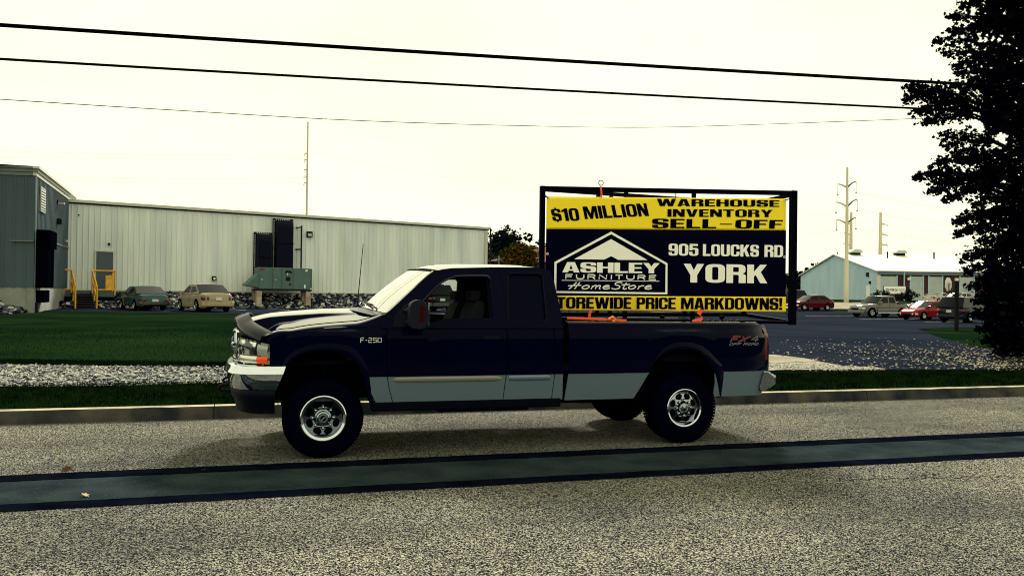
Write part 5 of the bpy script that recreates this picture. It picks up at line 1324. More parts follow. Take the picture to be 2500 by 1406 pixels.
for _ in range(300):
    p = S3(rng.uniform(8.5, 12), rng.uniform(.05, .8), 0); rk.append((p.x, p.y, .5 + rng.uniform(0, .35), rng.uniform(.06, .18)))
stones('rock_heap', rk, rock_ms, 'heap of broken rock sloping up against the front of the dark dock building', 'rocks')

# ------------------------------------------------------------------ the workshop across the lot at right
brick = mat('red brick', (.050, .010, .014), rough=.85, c2=(.030, .007, .010), nscale=8)
blue_sid = mat('blue grey siding', (.46, .62, .72), rough=.55, c2=(.38, .53, .62), nscale=.4, detail=8, stretch=(1, 1, .3), spec=.3)
blue_dk = mat('fascia blue', (.10, .145, .18), rough=.5); sroof = mat('pale metal roof', (.62, .60, .50), rough=.45, spec=.4)
rdoor = mat('roller door', (.44, .50, .50), rough=.5, c2=(.36, .42, .43), nscale=1, detail=6)
PC = at(2142, 722, 122); PG = at(1955, 703, 152); PC = Vector((PC.x, PC.y)); PG = Vector((PG.x, PG.y))
gd = (PG - PC).normalized(); gw = (PG - PC).length; ln_ = Vector((gd.y, -gd.x))
if ln_.x < 0: ln_ = -ln_
LEN = 46; ZB = 1.55; ZEV = at(2142, 660, 122).z; ZRG = ZEV + 3.1
ws_ = empty('workshop', (PC.x, PC.y, ZB)); tag(ws_, 'low gabled workshop with blue grey end wall and brick piers between roller doors', 'building')
def G3(s, l, z): p = PC + gd * s + ln_ * l; return Vector((p.x, p.y, z))
def wk(q, nm, mt_, par=ws_, **k): return wpart(q, nm, mt_, par, **k)
q = MB(); zt_ = lambda t: ZEV + (ZRG - ZEV) * (1 - abs(2 * t - 1)) - .05
ribbed(q, PC, PG, ZB - .6, zt_, pitch=.33, depth=.04, outw=-ln_); wk(q, 'gable_wall', blue_sid)
for sgn_ in (0, 1):
    q = MB(); s_e = -.35 if sgn_ == 0 else gw + .35; q.add([G3(s_e, -.35, ZEV - .03), G3(gw / 2, -.35, ZRG + .05), G3(gw / 2, LEN, ZRG + .05), G3(s_e, LEN, ZEV - .03)] + [G3(s_e, -.35, ZEV - .18), G3(gw / 2, -.35, ZRG - .10), G3(gw / 2, LEN, ZRG - .10), G3(s_e, LEN, ZEV - .18)],
        [(0, 1, 2, 3), (4, 7, 6, 5), (0, 4, 5, 1), (3, 2, 6, 7), (0, 3, 7, 4)]); wk(q, 'roof_slope', sroof)
wk(gbox(MB(), G3, -.22, .0, .0, LEN, ZEV - .62, ZEV - .19), 'fascia', blue_dk)
wk(gbox(MB(), G3, .02, .25, .06, LEN, ZB - .5, ZEV - .2), 'front_wall', brick)
wk(gbox(MB(), G3, -.08, .02, -.02, .35, ZB - .5, ZEV - .63), 'corner_trim', sroof)
def lsat(px):
    d = ray(px, 700); d2 = Vector((d.x, d.y)); den = d2.x * ln_.y - d2.y * ln_.x
    t = (PC.x * ln_.y - PC.y * ln_.x) / den; return (d2 * t - PC).dot(ln_)
for p0_, p1_ in ((2150, 2188), (2224, 2252), (2269, 2299), (2345, 2376)):
    l0 = lsat(p0_); w_ = lsat(p1_) - l0
    rd = wk(gbox(MB(), G3, -.03, .018, l0, l0 + w_, ZB - .2, ZEV - .85), 'roller_door', rdoor)
    wk(gbox(MB(), G3, -.06, .018, l0 - .2, l0 - .01, ZB - .2, ZEV - .7), 'door_jamb', blue_sid, rd); wk(gbox(MB(), G3, -.06, .018, l0 + w_ + .01, l0 + w_ + .2, ZB - .2, ZEV - .7), 'door_jamb', blue_sid, rd)
for l0 in (lsat(2214), lsat(2330)): wk(gbox(MB(), G3, -.25, .01, l0, l0 + .5, ZEV - 1.4, ZEV - 1.0), 'wall_light', mat('lamp white', (.7, .7, .62), rough=.4))
q = MB(); q.tube([G3(-.18, lsat(2206), ZEV - .2), G3(-.18, lsat(2206), ZB)], .10, n=8); wk(q, 'downpipe', blue_sid)
gs = lambda px: (lambda d: ((PC - Vector((0, 0))).cross(Vector((d.x, d.y))) * 0))(ray(px, 700))
def gsat(px):
    d = ray(px, 700); d2 = Vector((d.x, d.y)); den = d2.x * gd.y - d2.y * gd.x
    t = (PC.x * gd.y - PC.y * gd.x) / den; p = d2 * t; return (p - PC).dot(gd)
a, b = gsat(2125), gsat(2116)
gdo = wk(gbox(MB(), G3, a, b, -.08, -.045, ZB - .3, ZB + 2.2), 'side_door', white_p)
wk(gbox(MB(), G3, gsat(2122), gsat(2118), -.3, -.05, ZB + 3.6, ZB + 4.2), 'vent_fan', trim_d); wk(gbox(MB(), G3, gsat(2127), gsat(2124), -.25, -.05, ZB + 2.5, ZB + 2.9), 'wall_light', trim_d)
def lrid(px):
    o_ = PC + gd * (gw / 2); d = ray(px, 700); d2 = Vector((d.x, d.y)); den = d2.x * ln_.y - d2.y * ln_.x
    t = (o_.x * ln_.y - o_.y * ln_.x) / den; return (d2 * t - o_).dot(ln_)
for l0, hw_ in ((lrid(2086), (lrid(2100) - lrid(2072)) / 2), (lrid(2194), (lrid(2208) - lrid(2179)) / 2)):
    q = MB(); c = G3(gw / 2 - 1.0, l0, ZRG + .35); q.prism(rp([(-hw_, .12), (-hw_ * .8, 0), (hw_ * .8, 0), (hw_, .12), (hw_ * .6, .52, .15), (-hw_ * .6, .52, .15)]), lambda x, z: tuple(G3(gw / 2 - 1.0, l0 + x, ZRG + .30 + z)), lambda x, z: tuple(G3(gw / 2 + .8, l0 + x, ZRG + .30 + z))); 
    vt = wk(q, 'roof_ventilator', mat('vent metal', (.40, .44, .40), rough=.4), bevel=.05); wk(gbox(MB(), G3, gw / 2 - .7, gw / 2 + .5, l0 - hw_ * .7, l0 + hw_ * .7, ZRG - .1, ZRG + .32), 'ventilator_base', trim_d, vt)
for l0, s_, h_ in ((.6, gw / 2 + .5, .5), (2.4, gw / 2 + .5, .5), (lrid(2141), gw / 2 - 3.5, 1.1), (lrid(2252), gw / 2 - 3.5, 1.1)):
    q = MB(); zz_ = ZRG - (ZRG - ZEV) * abs(s_ - gw / 2) / (gw / 2); q.tube([G3(s_, l0, zz_), G3(s_, l0, zz_ + h_)], .12, n=8); wk(q, 'vent_pipe', trim_d)
q = MB(); ribbed(q, PC + gd * 8 + ln_ * 30, PC + gd * 8 + ln_ * 66, ZB, ZRG + .4, outw=-gd)
bb = empty('rear_hall', (PC.x + 30, PC.y + 10, ZB)); tag(bb, 'plain grey blue hall rising behind the workshop roof at right', 'building'); wpart(q, 'wall', blue_dk, bb)
q = MB(); q.add([tuple(Vector((*(PC + gd * s + ln_ * l), z))) for s, l, z in ((7.8, 29.7, ZRG + .42), (7.8, 66, ZRG + .42), (24, 66, ZRG + 1.0), (24, 29.7, ZRG + 1.0))], [(0, 1, 2, 3)]); wpart(q, 'roof', blue_dk, bb)
# sign before the workshop
sg_c = at(2184, 722, 112); sgn = empty('business_sign', (sg_c.x, sg_c.y, 1.95), R(-12)); tag(sgn, 'white board sign reading PROFACE on a low brick base between two bushes', 'sign')
q = MB(); q.box((0, 0, 1.05), (2.75, .16, 1.0)); sb = q.build('board', mat('sign white', (.92, .92, .88), rough=.6), sgn, bevel=.02)
q = MB(); q.box((0, .03, 1.05), (2.86, .10, 1.08)); q.build('surround', trim_d, sgn)
q = MB(); q.box((0, 0, .05), (2.2, .4, .85)); q.build('base', brick, sgn)
q = MB(); line_text(q, 'PRO', [(-.62, .90), (.22, .90), (.22, 1.20), (-.62, 1.20)], lambda x, z: (x, -.083, z), .065, gap=.4); q.build('lettering', trim_d, sb, recalc=False)
q = MB(); line_text(q, 'FACE', [(.30, .88), (1.20, .88), (1.20, 1.22), (.30, 1.22)], lambda x, z: (x, -.083, z), .035, gap=.4); q.build('lettering', trim_d, sb, recalc=False)
q = MB(); ribbon(q, [(-1.12, .90), (-.85, .90), (-.75, 1.05), (-.85, 1.2), (-1.12, 1.2)], .09, lambda x, z: (x, -.083, z)); ribbon(q, [(-1.12, 1.05), (-.95, 1.05)], .05, lambda x, z: (x, -.083, z)); q.build('logo_mark', trim_d, sb, recalc=False)
# house with a red roof and trees, far behind the truck cab
hp = at(1262, 640, 118); hs_ = empty('brick_house', (hp.x, hp.y, 1.2), R(8)); tag(hs_, 'brick house with a broad red shingle roof behind the autumn tree', 'house')
q = MB(); q.box((5.5, 3.6, 2.6), (18, 10, 5.2)); wl_ = q.build('wall', brick, hs_)
q = MB(); q.prism([(-4.5, 5.2), (6.5, 8.15), (15.5, 5.2)], lambda x, z: (x, -2.0 + (z - 5.2) * 1.5, z), lambda x, z: (x, 9.2 - (z - 5.2) * 1.2, z))
rfh = q.build('roof', mat('red shingle', (.17, .042, .042), rough=.85, c2=(.12, .032, .034), nscale=2.2), hs_)
q = MB(); q.box((2.2, -.6, 6.35), (.22, .22, .5)); q.build('roof_vent', white_p, rfh)
q = MB(); q.box((2.5, -1.46, 3.6), (1.5, .12, 1.4)); wn_ = q.build('window', tint, hs_); q = MB(); q.box((-1.5, -1.46, 3.6), (1.5, .12, 1.4)); q.build('window', tint, hs_)
# ------------------------------------------------------------------ parked cars
car_rim = mat('alloy wheel', (.45, .47, .47), rough=.25, metal=.9); car_glass = lacquer('car glass', (.0012, .0022, .008), f0=.008, f90=.7, power=4.2, rough=.02)
head_m = mat('headlamp', (.62, .62, .55), rough=.15, metal=.3); plate_m = mat('number plate', (.55, .56, .52), rough=.5)
def carpaint(name, c, f0=.012): return lacquer(name, tuple(v * .62 for v in c), f0=f0, f90=.7, power=4.5, rough=.05)
def make_car(name, x_y, heading, pm, label, cat, top, gh, W, wb, r, body=None, bumper=None, z0=.22, tumble=.28, win=None, box=None, rails=False, wheelmat=None, group='cars parked in the lots', roofm=None, rear_lamp=(.55, .95), rear_plate=True, splits=()):
    """top: hood-to-boot outline (x, z), gh: (windscreen foot, roof front, roof rear, rear glass foot) x and z; +x is the front"""
    X, Y = x_y
    e = empty(name, (X, Y, T(X, Y) + .03), heading); tag(e, label, cat, group)
    xr, xf = top[0][0], top[-1][0]; L = xf - xr; xm = (xf + xr) / 2
    (xa, za), (xb, zb), (xc, zc_), (xd, zd) = gh
    wx = wb
    def arch(x):
        a = 0
        for w_ in wx:
            d = abs(x - w_)
            if d < r * 1.17: a = max(a, math.sqrt((r * 1.17) ** 2 - d * d) + r * .98)
        return a
    xs = sorted(set([xr + L * i / 40 for i in range(41)] + [w_ + s_ * r * k for w_ in wx for s_ in (-1, 1) for k in (.0, .5, .9, 1.1, 1.165, 1.18)] + [p[0] for p in top]))
    xs = [x for x in xs if xr <= x <= xf]
    hw = W / 2; rows = []
    for x in xs:
        u = abs(x - xm) / (L / 2); pf = 1 - .20 * u ** 7 - .03 * u ** 2; zt = interp(top, x); en = max(0, (u - .90) / .10) ** 2
        zt_ = zt - .05 * en; zl_ = z0 + .10 * en
        ar = arch(x); w_ = hw * pf
        half = [(0, zt_), (w_ * .5, zt_ - .004), (w_ * .82, zt_ - .02), (w_ * .95, zt_ - .07), (w_ * .99, zt_ - .15), (w_, zt_ - (zt_ - zl_) * .42), (w_ * .985, zt_ - (zt_ - zl_) * .52), (w_ * .99, zt_ - (zt_ - zl_) * .68), (w_ * .97, zl_ + .06), (w_ * .90, zl_)]
        half = [(y, max(z, min(ar, zt_ - .10)) if y > w_ * .88 and ar else z) for y, z in half]
        rows.append([(x, y, z) for y, z in half] )
    q = MB(); q.grid([[(p[0], -p[1], p[2]) for p in rw[::-1]] + rw[1:] for rw in rows])
    n_ = len(rows[0]) * 2 - 1
    q.face(list(range(n_))[::-1]); o_ = (len(rows) - 1) * n_; q.face([o_ + i for i in range(n_)])
    bod = q.build('body', pm, e, smooth=38)
    # cabin: roof, pillars
    by = lambda x: hw * (1 - .20 * (abs(x - xm) / (L / 2)) ** 7 - .03) - .02
    yb, yt = hw * .955, hw * .955 - tumble * (zb - za)
    f = lambda sgn: (lambda x, z: (x, sgn * (yb - (z - za) * (yb - yt) / (zb - za)), z))
    out_ = [(xa, za - .06), (xa, za), (xb, zb), (xc, zc_), (xd, zd), (xd, zd - .06)]
    if xd > xa: out_ = out_
    wins = win or [[(xa - (xa - xb) * .22, za + .04), (xb - .02, zb - .07), ((xb + xc) / 2 + .06, zb - .06), ((xb + xc) / 2 + .06, za + .04)], [((xb + xc) / 2 - .06, za + .04), ((xb + xc) / 2 - .06, zb - .06), (xc + .02, zc_ - .08), (xd + (xc - xd) * .30, zd + .05)]]
    for sgn in (-1, 1):
        q = MB(); q.poly([rp([(p[0], p[1], .05 if 0 < i < 5 else 0) for i, p in enumerate(out_)])], f(sgn)); q.build('cab_side', pm, e, solid=.02)
        for wq in wins:
            q = MB(); g_ = f(sgn); q.poly([rp([(p[0], p[1], .05) for p in wq])], lambda x, z: (g_(x, z)[0], g_(x, z)[1] + sgn * .014, z)); q.build('side_window', car_glass, e)
    rows = []
    for i in range(13):
        t = i / 12; x = xb + (xc - xb) * t; ze = zb + (zc_ - zb) * t + .03 * math.sin(math.pi * t)
        rows.append([(x, yt * u_, ze + .045 * (1 - abs(u_) ** 2.5) - (.02 if abs(u_) > .99 else 0)) for u_ in [-1.01, -.97, -.85, -.6, -.3, 0, .3, .6, .85, .97, 1.01]])
    q = MB(); q.grid(rows); q.build('roof', roofm or pm, e, smooth=50, solid=.02)
    def screen(x0, zz0, x1, zz1, nm, dirn):
        q = MB(); rows = []
        for k in range(5):
            t = k / 4; x = x0 + (x1 - x0) * t; z = zz0 + (zz1 - zz0) * t; y_ = yb + (yt - yb) * t
            rows.append([(x + dirn * .10 * (1 - u_ * u_) + dirn * .012, y_ * u_ * .985, z + .01) for u_ in (-1, -.85, -.4, 0, .4, .85, 1)])
        q.grid(rows); q.build(nm, car_glass, e, smooth=60)
    screen(xa, za - .02, xb, zb + .02, 'windscreen', 1); screen(xd, zd - .02, xc, zc_ + .02, 'rear_window', -1)
    # lamps, bumpers, plates, mirrors, handles
    zf = interp(top, xf); zr_ = interp(top, xr); 
    for sgn in (-1, 1):
        q = MB(); q.grid([[(xf - .02 + .035 - .42 * (y / .34) ** 1.6 * .55, sgn * (hw * .56 + y * hw * .44 / .38), z) for y in (0, .1, .2, .3, .36)] for z in (zf - .22, zf - .13, zf - .06)]); q.build('headlight', head_m, e, smooth=60, solid=.02)
        q = MB(); q.grid([[(xr - .015 + .40 * (y / .34) ** 2 * .6, sgn * (hw * .60 + y * hw * .38 / .36), z) for y in (0, .1, .2, .3, .36)] for z in (zr_ - .30, zr_ - .22, zr_ - .11)]); q.build('tail_light', redlens, e, smooth=60, solid=.02)
        q = MB(); q.prism(rp([(-.08, .0, .03), (.10, .0, .03), (.08, .14, .04), (-.08, .15, .04)]), lambda a_, b_: (xa - .25 + a_, sgn * (hw - .02), za + b_), lambda a_, b_: (xa - .25 + a_, sgn * (hw + .16), za + b_)); q.build('mirror', pm, e, bevel=.02)
        for xh in ((xb + xc) / 2 + .0 - .02, xd + .35):
            q = MB(); q.box((xh, sgn * (hw * .985), za - .13), (.17, .03, .03)); q.build('door_handle', pm, e)
        for xs_ in ((xa - .12), (xb + xc) / 2):
            q = MB(); q.tube([(xs_, sgn * (hw * .995 + .001), za - .05), (xs_ + .02, sgn * (hw + .003), za - .35), (xs_ + .05, sgn * (hw * .975 + .001), .36)], .006, n=4); q.build('door_gap', under, e)
    if bumper:
        for xe, s_ in ((xf, 1), (xr, -1)):
            q = MB(); q.grid([[(xe + s_ * (o_ - .35 * (abs(u_)) ** 4 * .5), u_ * hw * .97, z) for u_ in (-1, -.9, -.7, -.3, 0, .3, .7, .9, 1)] for o_, z in ((-.02, .30), (.05, .34), (.06, .50), (.03, .56), (-.04, .57))]); q.build('bumper', bumper, e, smooth=50)
    q = MB(); q.box((xf + .015, 0, zf - .16), (.05, hw * .75, .12)); q.build('grille', under, e, bevel=.01)
    if rear_plate: q = MB(); q.box((xr - .03, 0, zr_ - .24), (.03, .34, .17)); q.build('number_plate', plate_m, e)
    for w_ in wx:
        for sgn in (-1, 1):
            we = empty('wheel', (w_, sgn * (hw - .11), r)); we.parent = e; s_ = sgn
            q = MB(); q.lathe([(r * .62, .10 * s_), (r * .9, .105 * s_), (r, .07 * s_), (r, -.10 * s_), (r * .6, -.10 * s_)], n=28); q.build('tyre', rubber, we, smooth=40)
            q = MB(); q.lathe([(r * .64, .098 * s_), (r * .60, .106 * s_), (r * .55, .07 * s_)], n=28)
            for k in range(7):
                a_ = 2 * math.pi * k / 7; q.bar((0, .075 * s_, 0), (r * .58 * math.cos(a_), .085 * s_, r * .58 * math.sin(a_)), r * .17, .02, up=(0, 1, 0))
            q.lathe([(r * .16, .08 * s_), (r * .15, .10 * s_), (.001, .102 * s_)], n=14); q.build('rim', wheelmat or car_rim, we, smooth=40)
            q = MB(); q.lathe([(.001, .05 * s_), (r * .62, .05 * s_)], n=20); q.build('brake_disc', under, we)
            q = MB(); q.lathe([(r * 1.15, -.14 * s_), (r * 1.15, .09 * s_)], n=24); q.build('wheel_well', under, e)
    q = MB(); q.box((xm, 0, z0 + .16), (L * .9, W * .74, .30)); q.build('underbody', under, e)
    if rails:
        for sgn in (-1, 1):
            q = MB(); q.tube([(xb - .2, sgn * yt * .86, zb + .05), (xb - .25, sgn * yt * .86, zb + .12), (xc + .3, sgn * yt * .86, zb + .12), (xc + .25, sgn * yt * .86, zb + .05)], .02, n=6); q.build('roof_rail', blackp, e)
    return e
def place(px, py_base, Y): p = at(px, py_base, Y); return p.x, p.y
sedan_top = [(-2.38, .92), (-2.30, 1.00), (-1.55, 1.03), (1.05, .98), (1.9, .86), (2.30, .74), (2.40, .66)]
sedan_gh = ((1.00, .98), (.28, 1.40), (-1.00, 1.40), (-1.72, 1.03))
wh_ang = math.atan2(wnv.y * -1, wnv.x * -1)               # nose to the warehouse wall
make_car('sedan', (place(349, 750, 49)), wh_ang + R(6), carpaint('green car paint', (.055, .125, .125)), 'green-grey rounded sedan parked nose-in beside the yellow-railed dock steps', 'car',
         [(-2.33, .82), (-2.25, .93), (-1.5, .98), (1.05, .94), (1.9, .80), (2.25, .66), (2.36, .58)], ((1.05, .94), (.25, 1.35), (-.85, 1.36), (-1.75, .98)), 1.75, (1.42, -1.25), .31, bumper=mat('bumper dark', (.02, .028, .035), rough=.5))
make_car('sedan', (place(497, 755, 48)), wh_ang + R(5), carpaint('tan car paint', (.46, .40, .26)), 'tan four-door sedan with red tail lights parked nose-in left of the air handler', 'car',
         [(-2.50, .98), (-2.42, 1.06), (-1.6, 1.08), (1.05, 1.02), (1.95, .88), (2.4, .74), (2.52, .62)], ((1.10, 1.02), (.30, 1.50), (-.95, 1.51), (-1.75, 1.08)), 1.86, (1.45, -1.40), .345, bumper=carpaint('tan car paint', (.46, .40, .26)))
make_car('sport_utility', (place(1052, 752, 56)), wh_ang - R(8), carpaint('black suv paint', (.006, .008, .016)), 'black sport utility parked facing the rock bank, seen through the pickup cab window', 'car',
         [(-2.15, 1.02), (-2.1, 1.10), (-1.9, 1.12), (1.0, 1.10), (2.0, 1.02), (2.25, .85)], ((1.0, 1.10), (.35, 1.74), (-1.75, 1.72), (-2.12, 1.10)), 1.80, (1.35, -1.3), .36, bumper=mat('bumper dark', (.02, .028, .035), rough=.5),
         win=[[(.85, 1.14), (.30, 1.66), (-.45, 1.67), (-.45, 1.14)], [(-.55, 1.14), (-.55, 1.67), (-1.70, 1.64), (-1.95, 1.14)]])
make_car('sedan', (place(1980, 750, 80)), R(196), carpaint('maroon car paint', (.10, .008, .018)), 'dark maroon sedan parked facing left just beside the rear post of the sign frame', 'car', [(-2.15, .95), (-2.05, 1.02), (-1.55, 1.04), (1.05, .98), (1.8, .86), (2.10, .72), (2.2, .62)], ((1.05, .98), (.30, 1.42), (-.95, 1.44), (-1.70, 1.04)), 1.74, (1.32, -1.25), .32)
make_car('minivan', (place(1922, 738, 92)), R(205), carpaint('dark blue car paint', (.008, .014, .045)), 'dark blue van half hidden behind the rear post of the sign frame', 'van', [(-2.2, 1.05), (-2.1, 1.12), (1.1, 1.08), (2.0, .95), (2.3, .80)], ((1.2, 1.08), (.4, 1.72), (-1.8, 1.70), (-2.15, 1.10)), 1.85, (1.35, -1.3), .33,
         win=[[(.95, 1.14), (.35, 1.64), (-.45, 1.65), (-.45, 1.14)], [(-.55, 1.14), (-.55, 1.65), (-1.75, 1.62), (-1.95, 1.14)]])
# silver pickup with four doors and a short bed
spm = carpaint('silver truck paint', (.24, .24, .20)); clad = mat('grey cladding', (.11, .12, .12), rough=.5)
pk = make_car('crew_pickup', (place(2146, 763, 68)), R(202), spm, 'silver four-door pickup with grey lower cladding parked facing left in the lot', 'pickup truck',
         [(-2.62, 1.06), (-2.55, 1.10), (-1.0, 1.12), (1.1, 1.12), (2.1, 1.04), (2.45, .94), (2.6, .82)], ((1.05, 1.12), (.45, 1.68), (-.85, 1.70), (-1.02, 1.12)), 1.82, (1.62, -1.58), .37, bumper=clad, tumble=.20, z0=.36,
         win=[[(.92, 1.16), (.42, 1.62), (-.10, 1.63), (-.10, 1.16)], [(-.20, 1.16), (-.20, 1.63), (-.78, 1.63), (-.90, 1.16)]], rails=True)
q = MB(); q.prism([(-2.60, 1.105), (-1.05, 1.125), (-1.05, 1.24), (-1.25, 1.26), (-2.5, 1.24), (-2.60, 1.20)], lambda x, z: (x, -.86, z), lambda x, z: (x, .86, z)); q.build('bed_cover', mat('dark tonneau', (.012, .015, .02), rough=.6), pk, bevel=.03)
for sgn in (-1, 1):
    q = MB(); q.tube([(1.1, sgn * .93, .36), (-1.1, sgn * .93, .36)], .05, n=8); q.build('step_bar', chrome, pk)
    q = MB(); q.grid([[(x, sgn * (.925 + dy), z) for x in (-1.1, -.5, .5, 1.1)] for z, dy in ((.40, -.01), (.46, .012), (.66, .012), (.70, -.004))]); q.build('side_cladding', clad, pk, smooth=50)
make_car('coupe', (place(2262, 774, 63)), R(206), carpaint('red car paint', (.33, .010, .022)), 'bright red two-door car parked facing left between silver pickup and dark minivan', 'car', [(-2.2, .92), (-2.1, .99), (-1.5, 1.02), (1.0, .94), (1.75, .82), (2.15, .66), (2.25, .56)], ((1.05, .94), (.25, 1.36), (-.75, 1.37), (-1.65, 1.00)), 1.72, (1.35, -1.27), .31,
         win=[[(.80, .99), (.22, 1.29), (-.50, 1.30), (-.50, .99)], [(-.60, 1.0), (-.60, 1.30), (-.80, 1.29), (-1.30, 1.04)]])
make_car('minivan', (place(2362, 784, 58)), R(34), carpaint('dark minivan paint', (.012, .018, .032)), 'dark minivan parked facing away behind the stop sign post, nearest the maple tree', 'van', [(-2.45, 1.02), (-2.38, 1.08), (1.3, 1.05), (2.1, .92), (2.45, .76)], ((1.35, 1.05), (.55, 1.68), (-1.95, 1.70), (-2.40, 1.08)), 1.95, (1.5, -1.5), .34,
         win=[[(1.05, 1.10), (.50, 1.60), (-.20, 1.62), (-.20, 1.10)], [(-.30, 1.10), (-.30, 1.62), (-1.20, 1.62), (-1.20, 1.10)], [(-1.30, 1.10), (-1.30, 1.62), (-1.95, 1.61), (-2.2, 1.10)]], bumper=carpaint('dark minivan paint', (.012, .018, .032)), rails=True)
wp_ = carpaint('white car paint', (.62, .62, .56))
cw_ = make_car('coupe', (place(2294, 721, 106)), R(26), wp_, 'white two-door coupe with a rear spoiler parked in front of the workshop', 'car', [(-2.25, .92), (-2.15, .98), (-1.5, .98), (1.0, .90), (1.9, .78), (2.3, .58)], ((1.0, .90), (.15, 1.28), (-.60, 1.29), (-1.55, .98)), 1.78, (1.35, -1.3), .32,
         win=[[(.72, .95), (.12, 1.21), (-.50, 1.22), (-.50, .95)]])
q = MB(); q.box((-2.05, 0, 1.14), (.22, 1.5, .04)); q.build('spoiler', wp_, cw_)
make_car('sedan', (place(2340, 724, 102)), R(206), wp_, 'white sedan parked facing left, partly behind the stop sign post and leaves', 'car', sedan_top, sedan_gh, 1.78, (1.42, -1.35), .32)
make_car('sedan', (place(1946, 696, 170)), R(190), wp_, 'small white sedan far away, just visible beside the sign frame', 'car', sedan_top, sedan_gh, 1.78, (1.42, -1.35), .32)

# ------------------------------------------------------------------ street furniture, poles, wires
sp0 = onz(2335, 808, .16); wood = mat('weathered post', (.005, .006, .010), rough=.9, spec=.05, c2=(.014, .013, .014), nscale=6, stretch=(4, 4, .5))
ssn = empty('stop_sign', (sp0.x, sp0.y, T(sp0.x, sp0.y))); tag(ssn, 'back of an octagonal road sign held by a slanting bracket off a dark wooden post', 'road sign')
q = MB(); q.box((0, 0, 1.23), (.15, .15, 2.5)); q.build('post', wood, ssn, bevel=.01)
q = MB(); Qs = Matrix.Translation((-.45, -.06, 2.31)) @ Matrix.Rotation(R(37), 4, 'Z')
oc = [(.36 * math.cos(R(22.5 + 45 * k)), .36 * math.sin(R(22.5 + 45 * k))) for k in range(8)]
q.prism(oc, lambda x, z: tuple(Qs @ Vector((x, -.006, z))), lambda x, z: tuple(Qs @ Vector((x, .006, z)))); q.build('sign_plate', mat('sign back', (.72, .70, .62), rough=.35, metal=.2), ssn)
q = MB(); q.bar((-.42, -.05, 2.02), (-.02, 0, 1.66), .06, .05); q.bar((-.42, -.05, 2.35), (-.42, -.05, 1.98), .05, .04); q.build('bracket', trim_d, ssn)
conc_p = mat('pole steel faded to sky', (.72, .66, .48), rough=.6, c2=(.48, .43, .30), nscale=.3, stretch=(1, 1, .2)); pole_b = mat('pole aged faded to sky', (.66, .62, .48), rough=.8, c2=(.34, .32, .25), nscale=.4, stretch=(1, 1, .1))  # pole colours lightened so the far poles fade into the bright sky
insul = mat('insulator', (.10, .11, .12), rough=.5)
def upole(pxb, pyb, pxt, pyt, Y, wb_, wt_, label, mt_, arms=None):
    b_ = at(pxb, pyb, Y); t_ = at(pxt, pyt, Y); e = empty('power_pole', (b_.x, b_.y, b_.z)); tag(e, label, 'power pole', 'tall power line poles beyond the buildings')
    q = MB(); h = t_.z - b_.z; dx = (t_.x - b_.x) * .0; q.tube([(0, 0, -2), (dx * .5, 0, h * .5), (dx, 0, h)], [wb_, (wb_ + wt_) / 2, wt_], n=12); q.build('pole', mt_, e, smooth=60)
    for a in (arms or []):
        side, z, reach, rise, hang = a; q = MB(); pts = [(0, 0, z)] + [(side * reach * k / 6, 0, z + rise * math.sin(math.pi / 2 * k / 6)) for k in range(1, 7)]
        q.tube(pts, [.14] + [.14 - .012 * k for k in range(1, 7)], n=6); ar = q.build('arm', mt_ if side < 0 else mat('arm dark', (.10, .11, .10), rough=.6), e)
        q = MB(); x = side * reach; q.tube([(x, 0, z + rise), (x, 0, z + rise - hang)], .03, n=5); q.lathe([(.001, 0), (.16, .05), (.001, .22)], n=6, axis='Z', c=(x, 0, z + rise - hang - .2)); q.build('insulator', insul, ar)
    return e
Y2 = 105; b_ = at(2066, 720, Y2); zz = lambda py: at(2068, py, Y2).z - b_.z
arms = []
for py, rl, rr, hl, hr, pyl, pyr in ((458, 23, 22, 24, 25, 450, 443), (505, 27, 25, 24, 25, 494, 487), (546, 25, 22, 23, 24, 537, 532)):
    arms += [(-1, zz(py), rl * Y2 / 2006, zz(pyl) - zz(py), hl * Y2 / 2006), (1, zz(py), rr * Y2 / 2006, zz(pyr) - zz(py), hr * Y2 / 2006)]
upole(2066, 720, 2070, 408, Y2, .30, .13, 'pale steel power pole with six curved arms standing before the workshop gable', conc_p, arms)
upole(2077, 640, 2079, 518, 190, .42, .28, 'pale power pole partly behind the six-armed pole', conc_p, [(-1, 8.6, 1.6, .6, .1), (-1, 6.2, 1.6, .6, .1), (-1, 3.8, 1.6, .6, .1)])
upole(2149, 640, 2149, 518, 170, .44, .24, 'thick pale power pole rising behind the workshop roof', conc_p, [(1, 7.9, 1.4, -.1, .1), (1, 5.8, 1.4, -.1, .1), (1, 3.7, 1.4, -.1, .1)])
upole(748, 560, 751, 298, 150, .20, .13, 'tall slender power pole rising alone behind the long warehouse', pole_b, [(s_, z_, .55, .1, .25) for z_ in (8.4, 9.6, 10.8, 12.6, 13.8) for s_ in (-1,)])
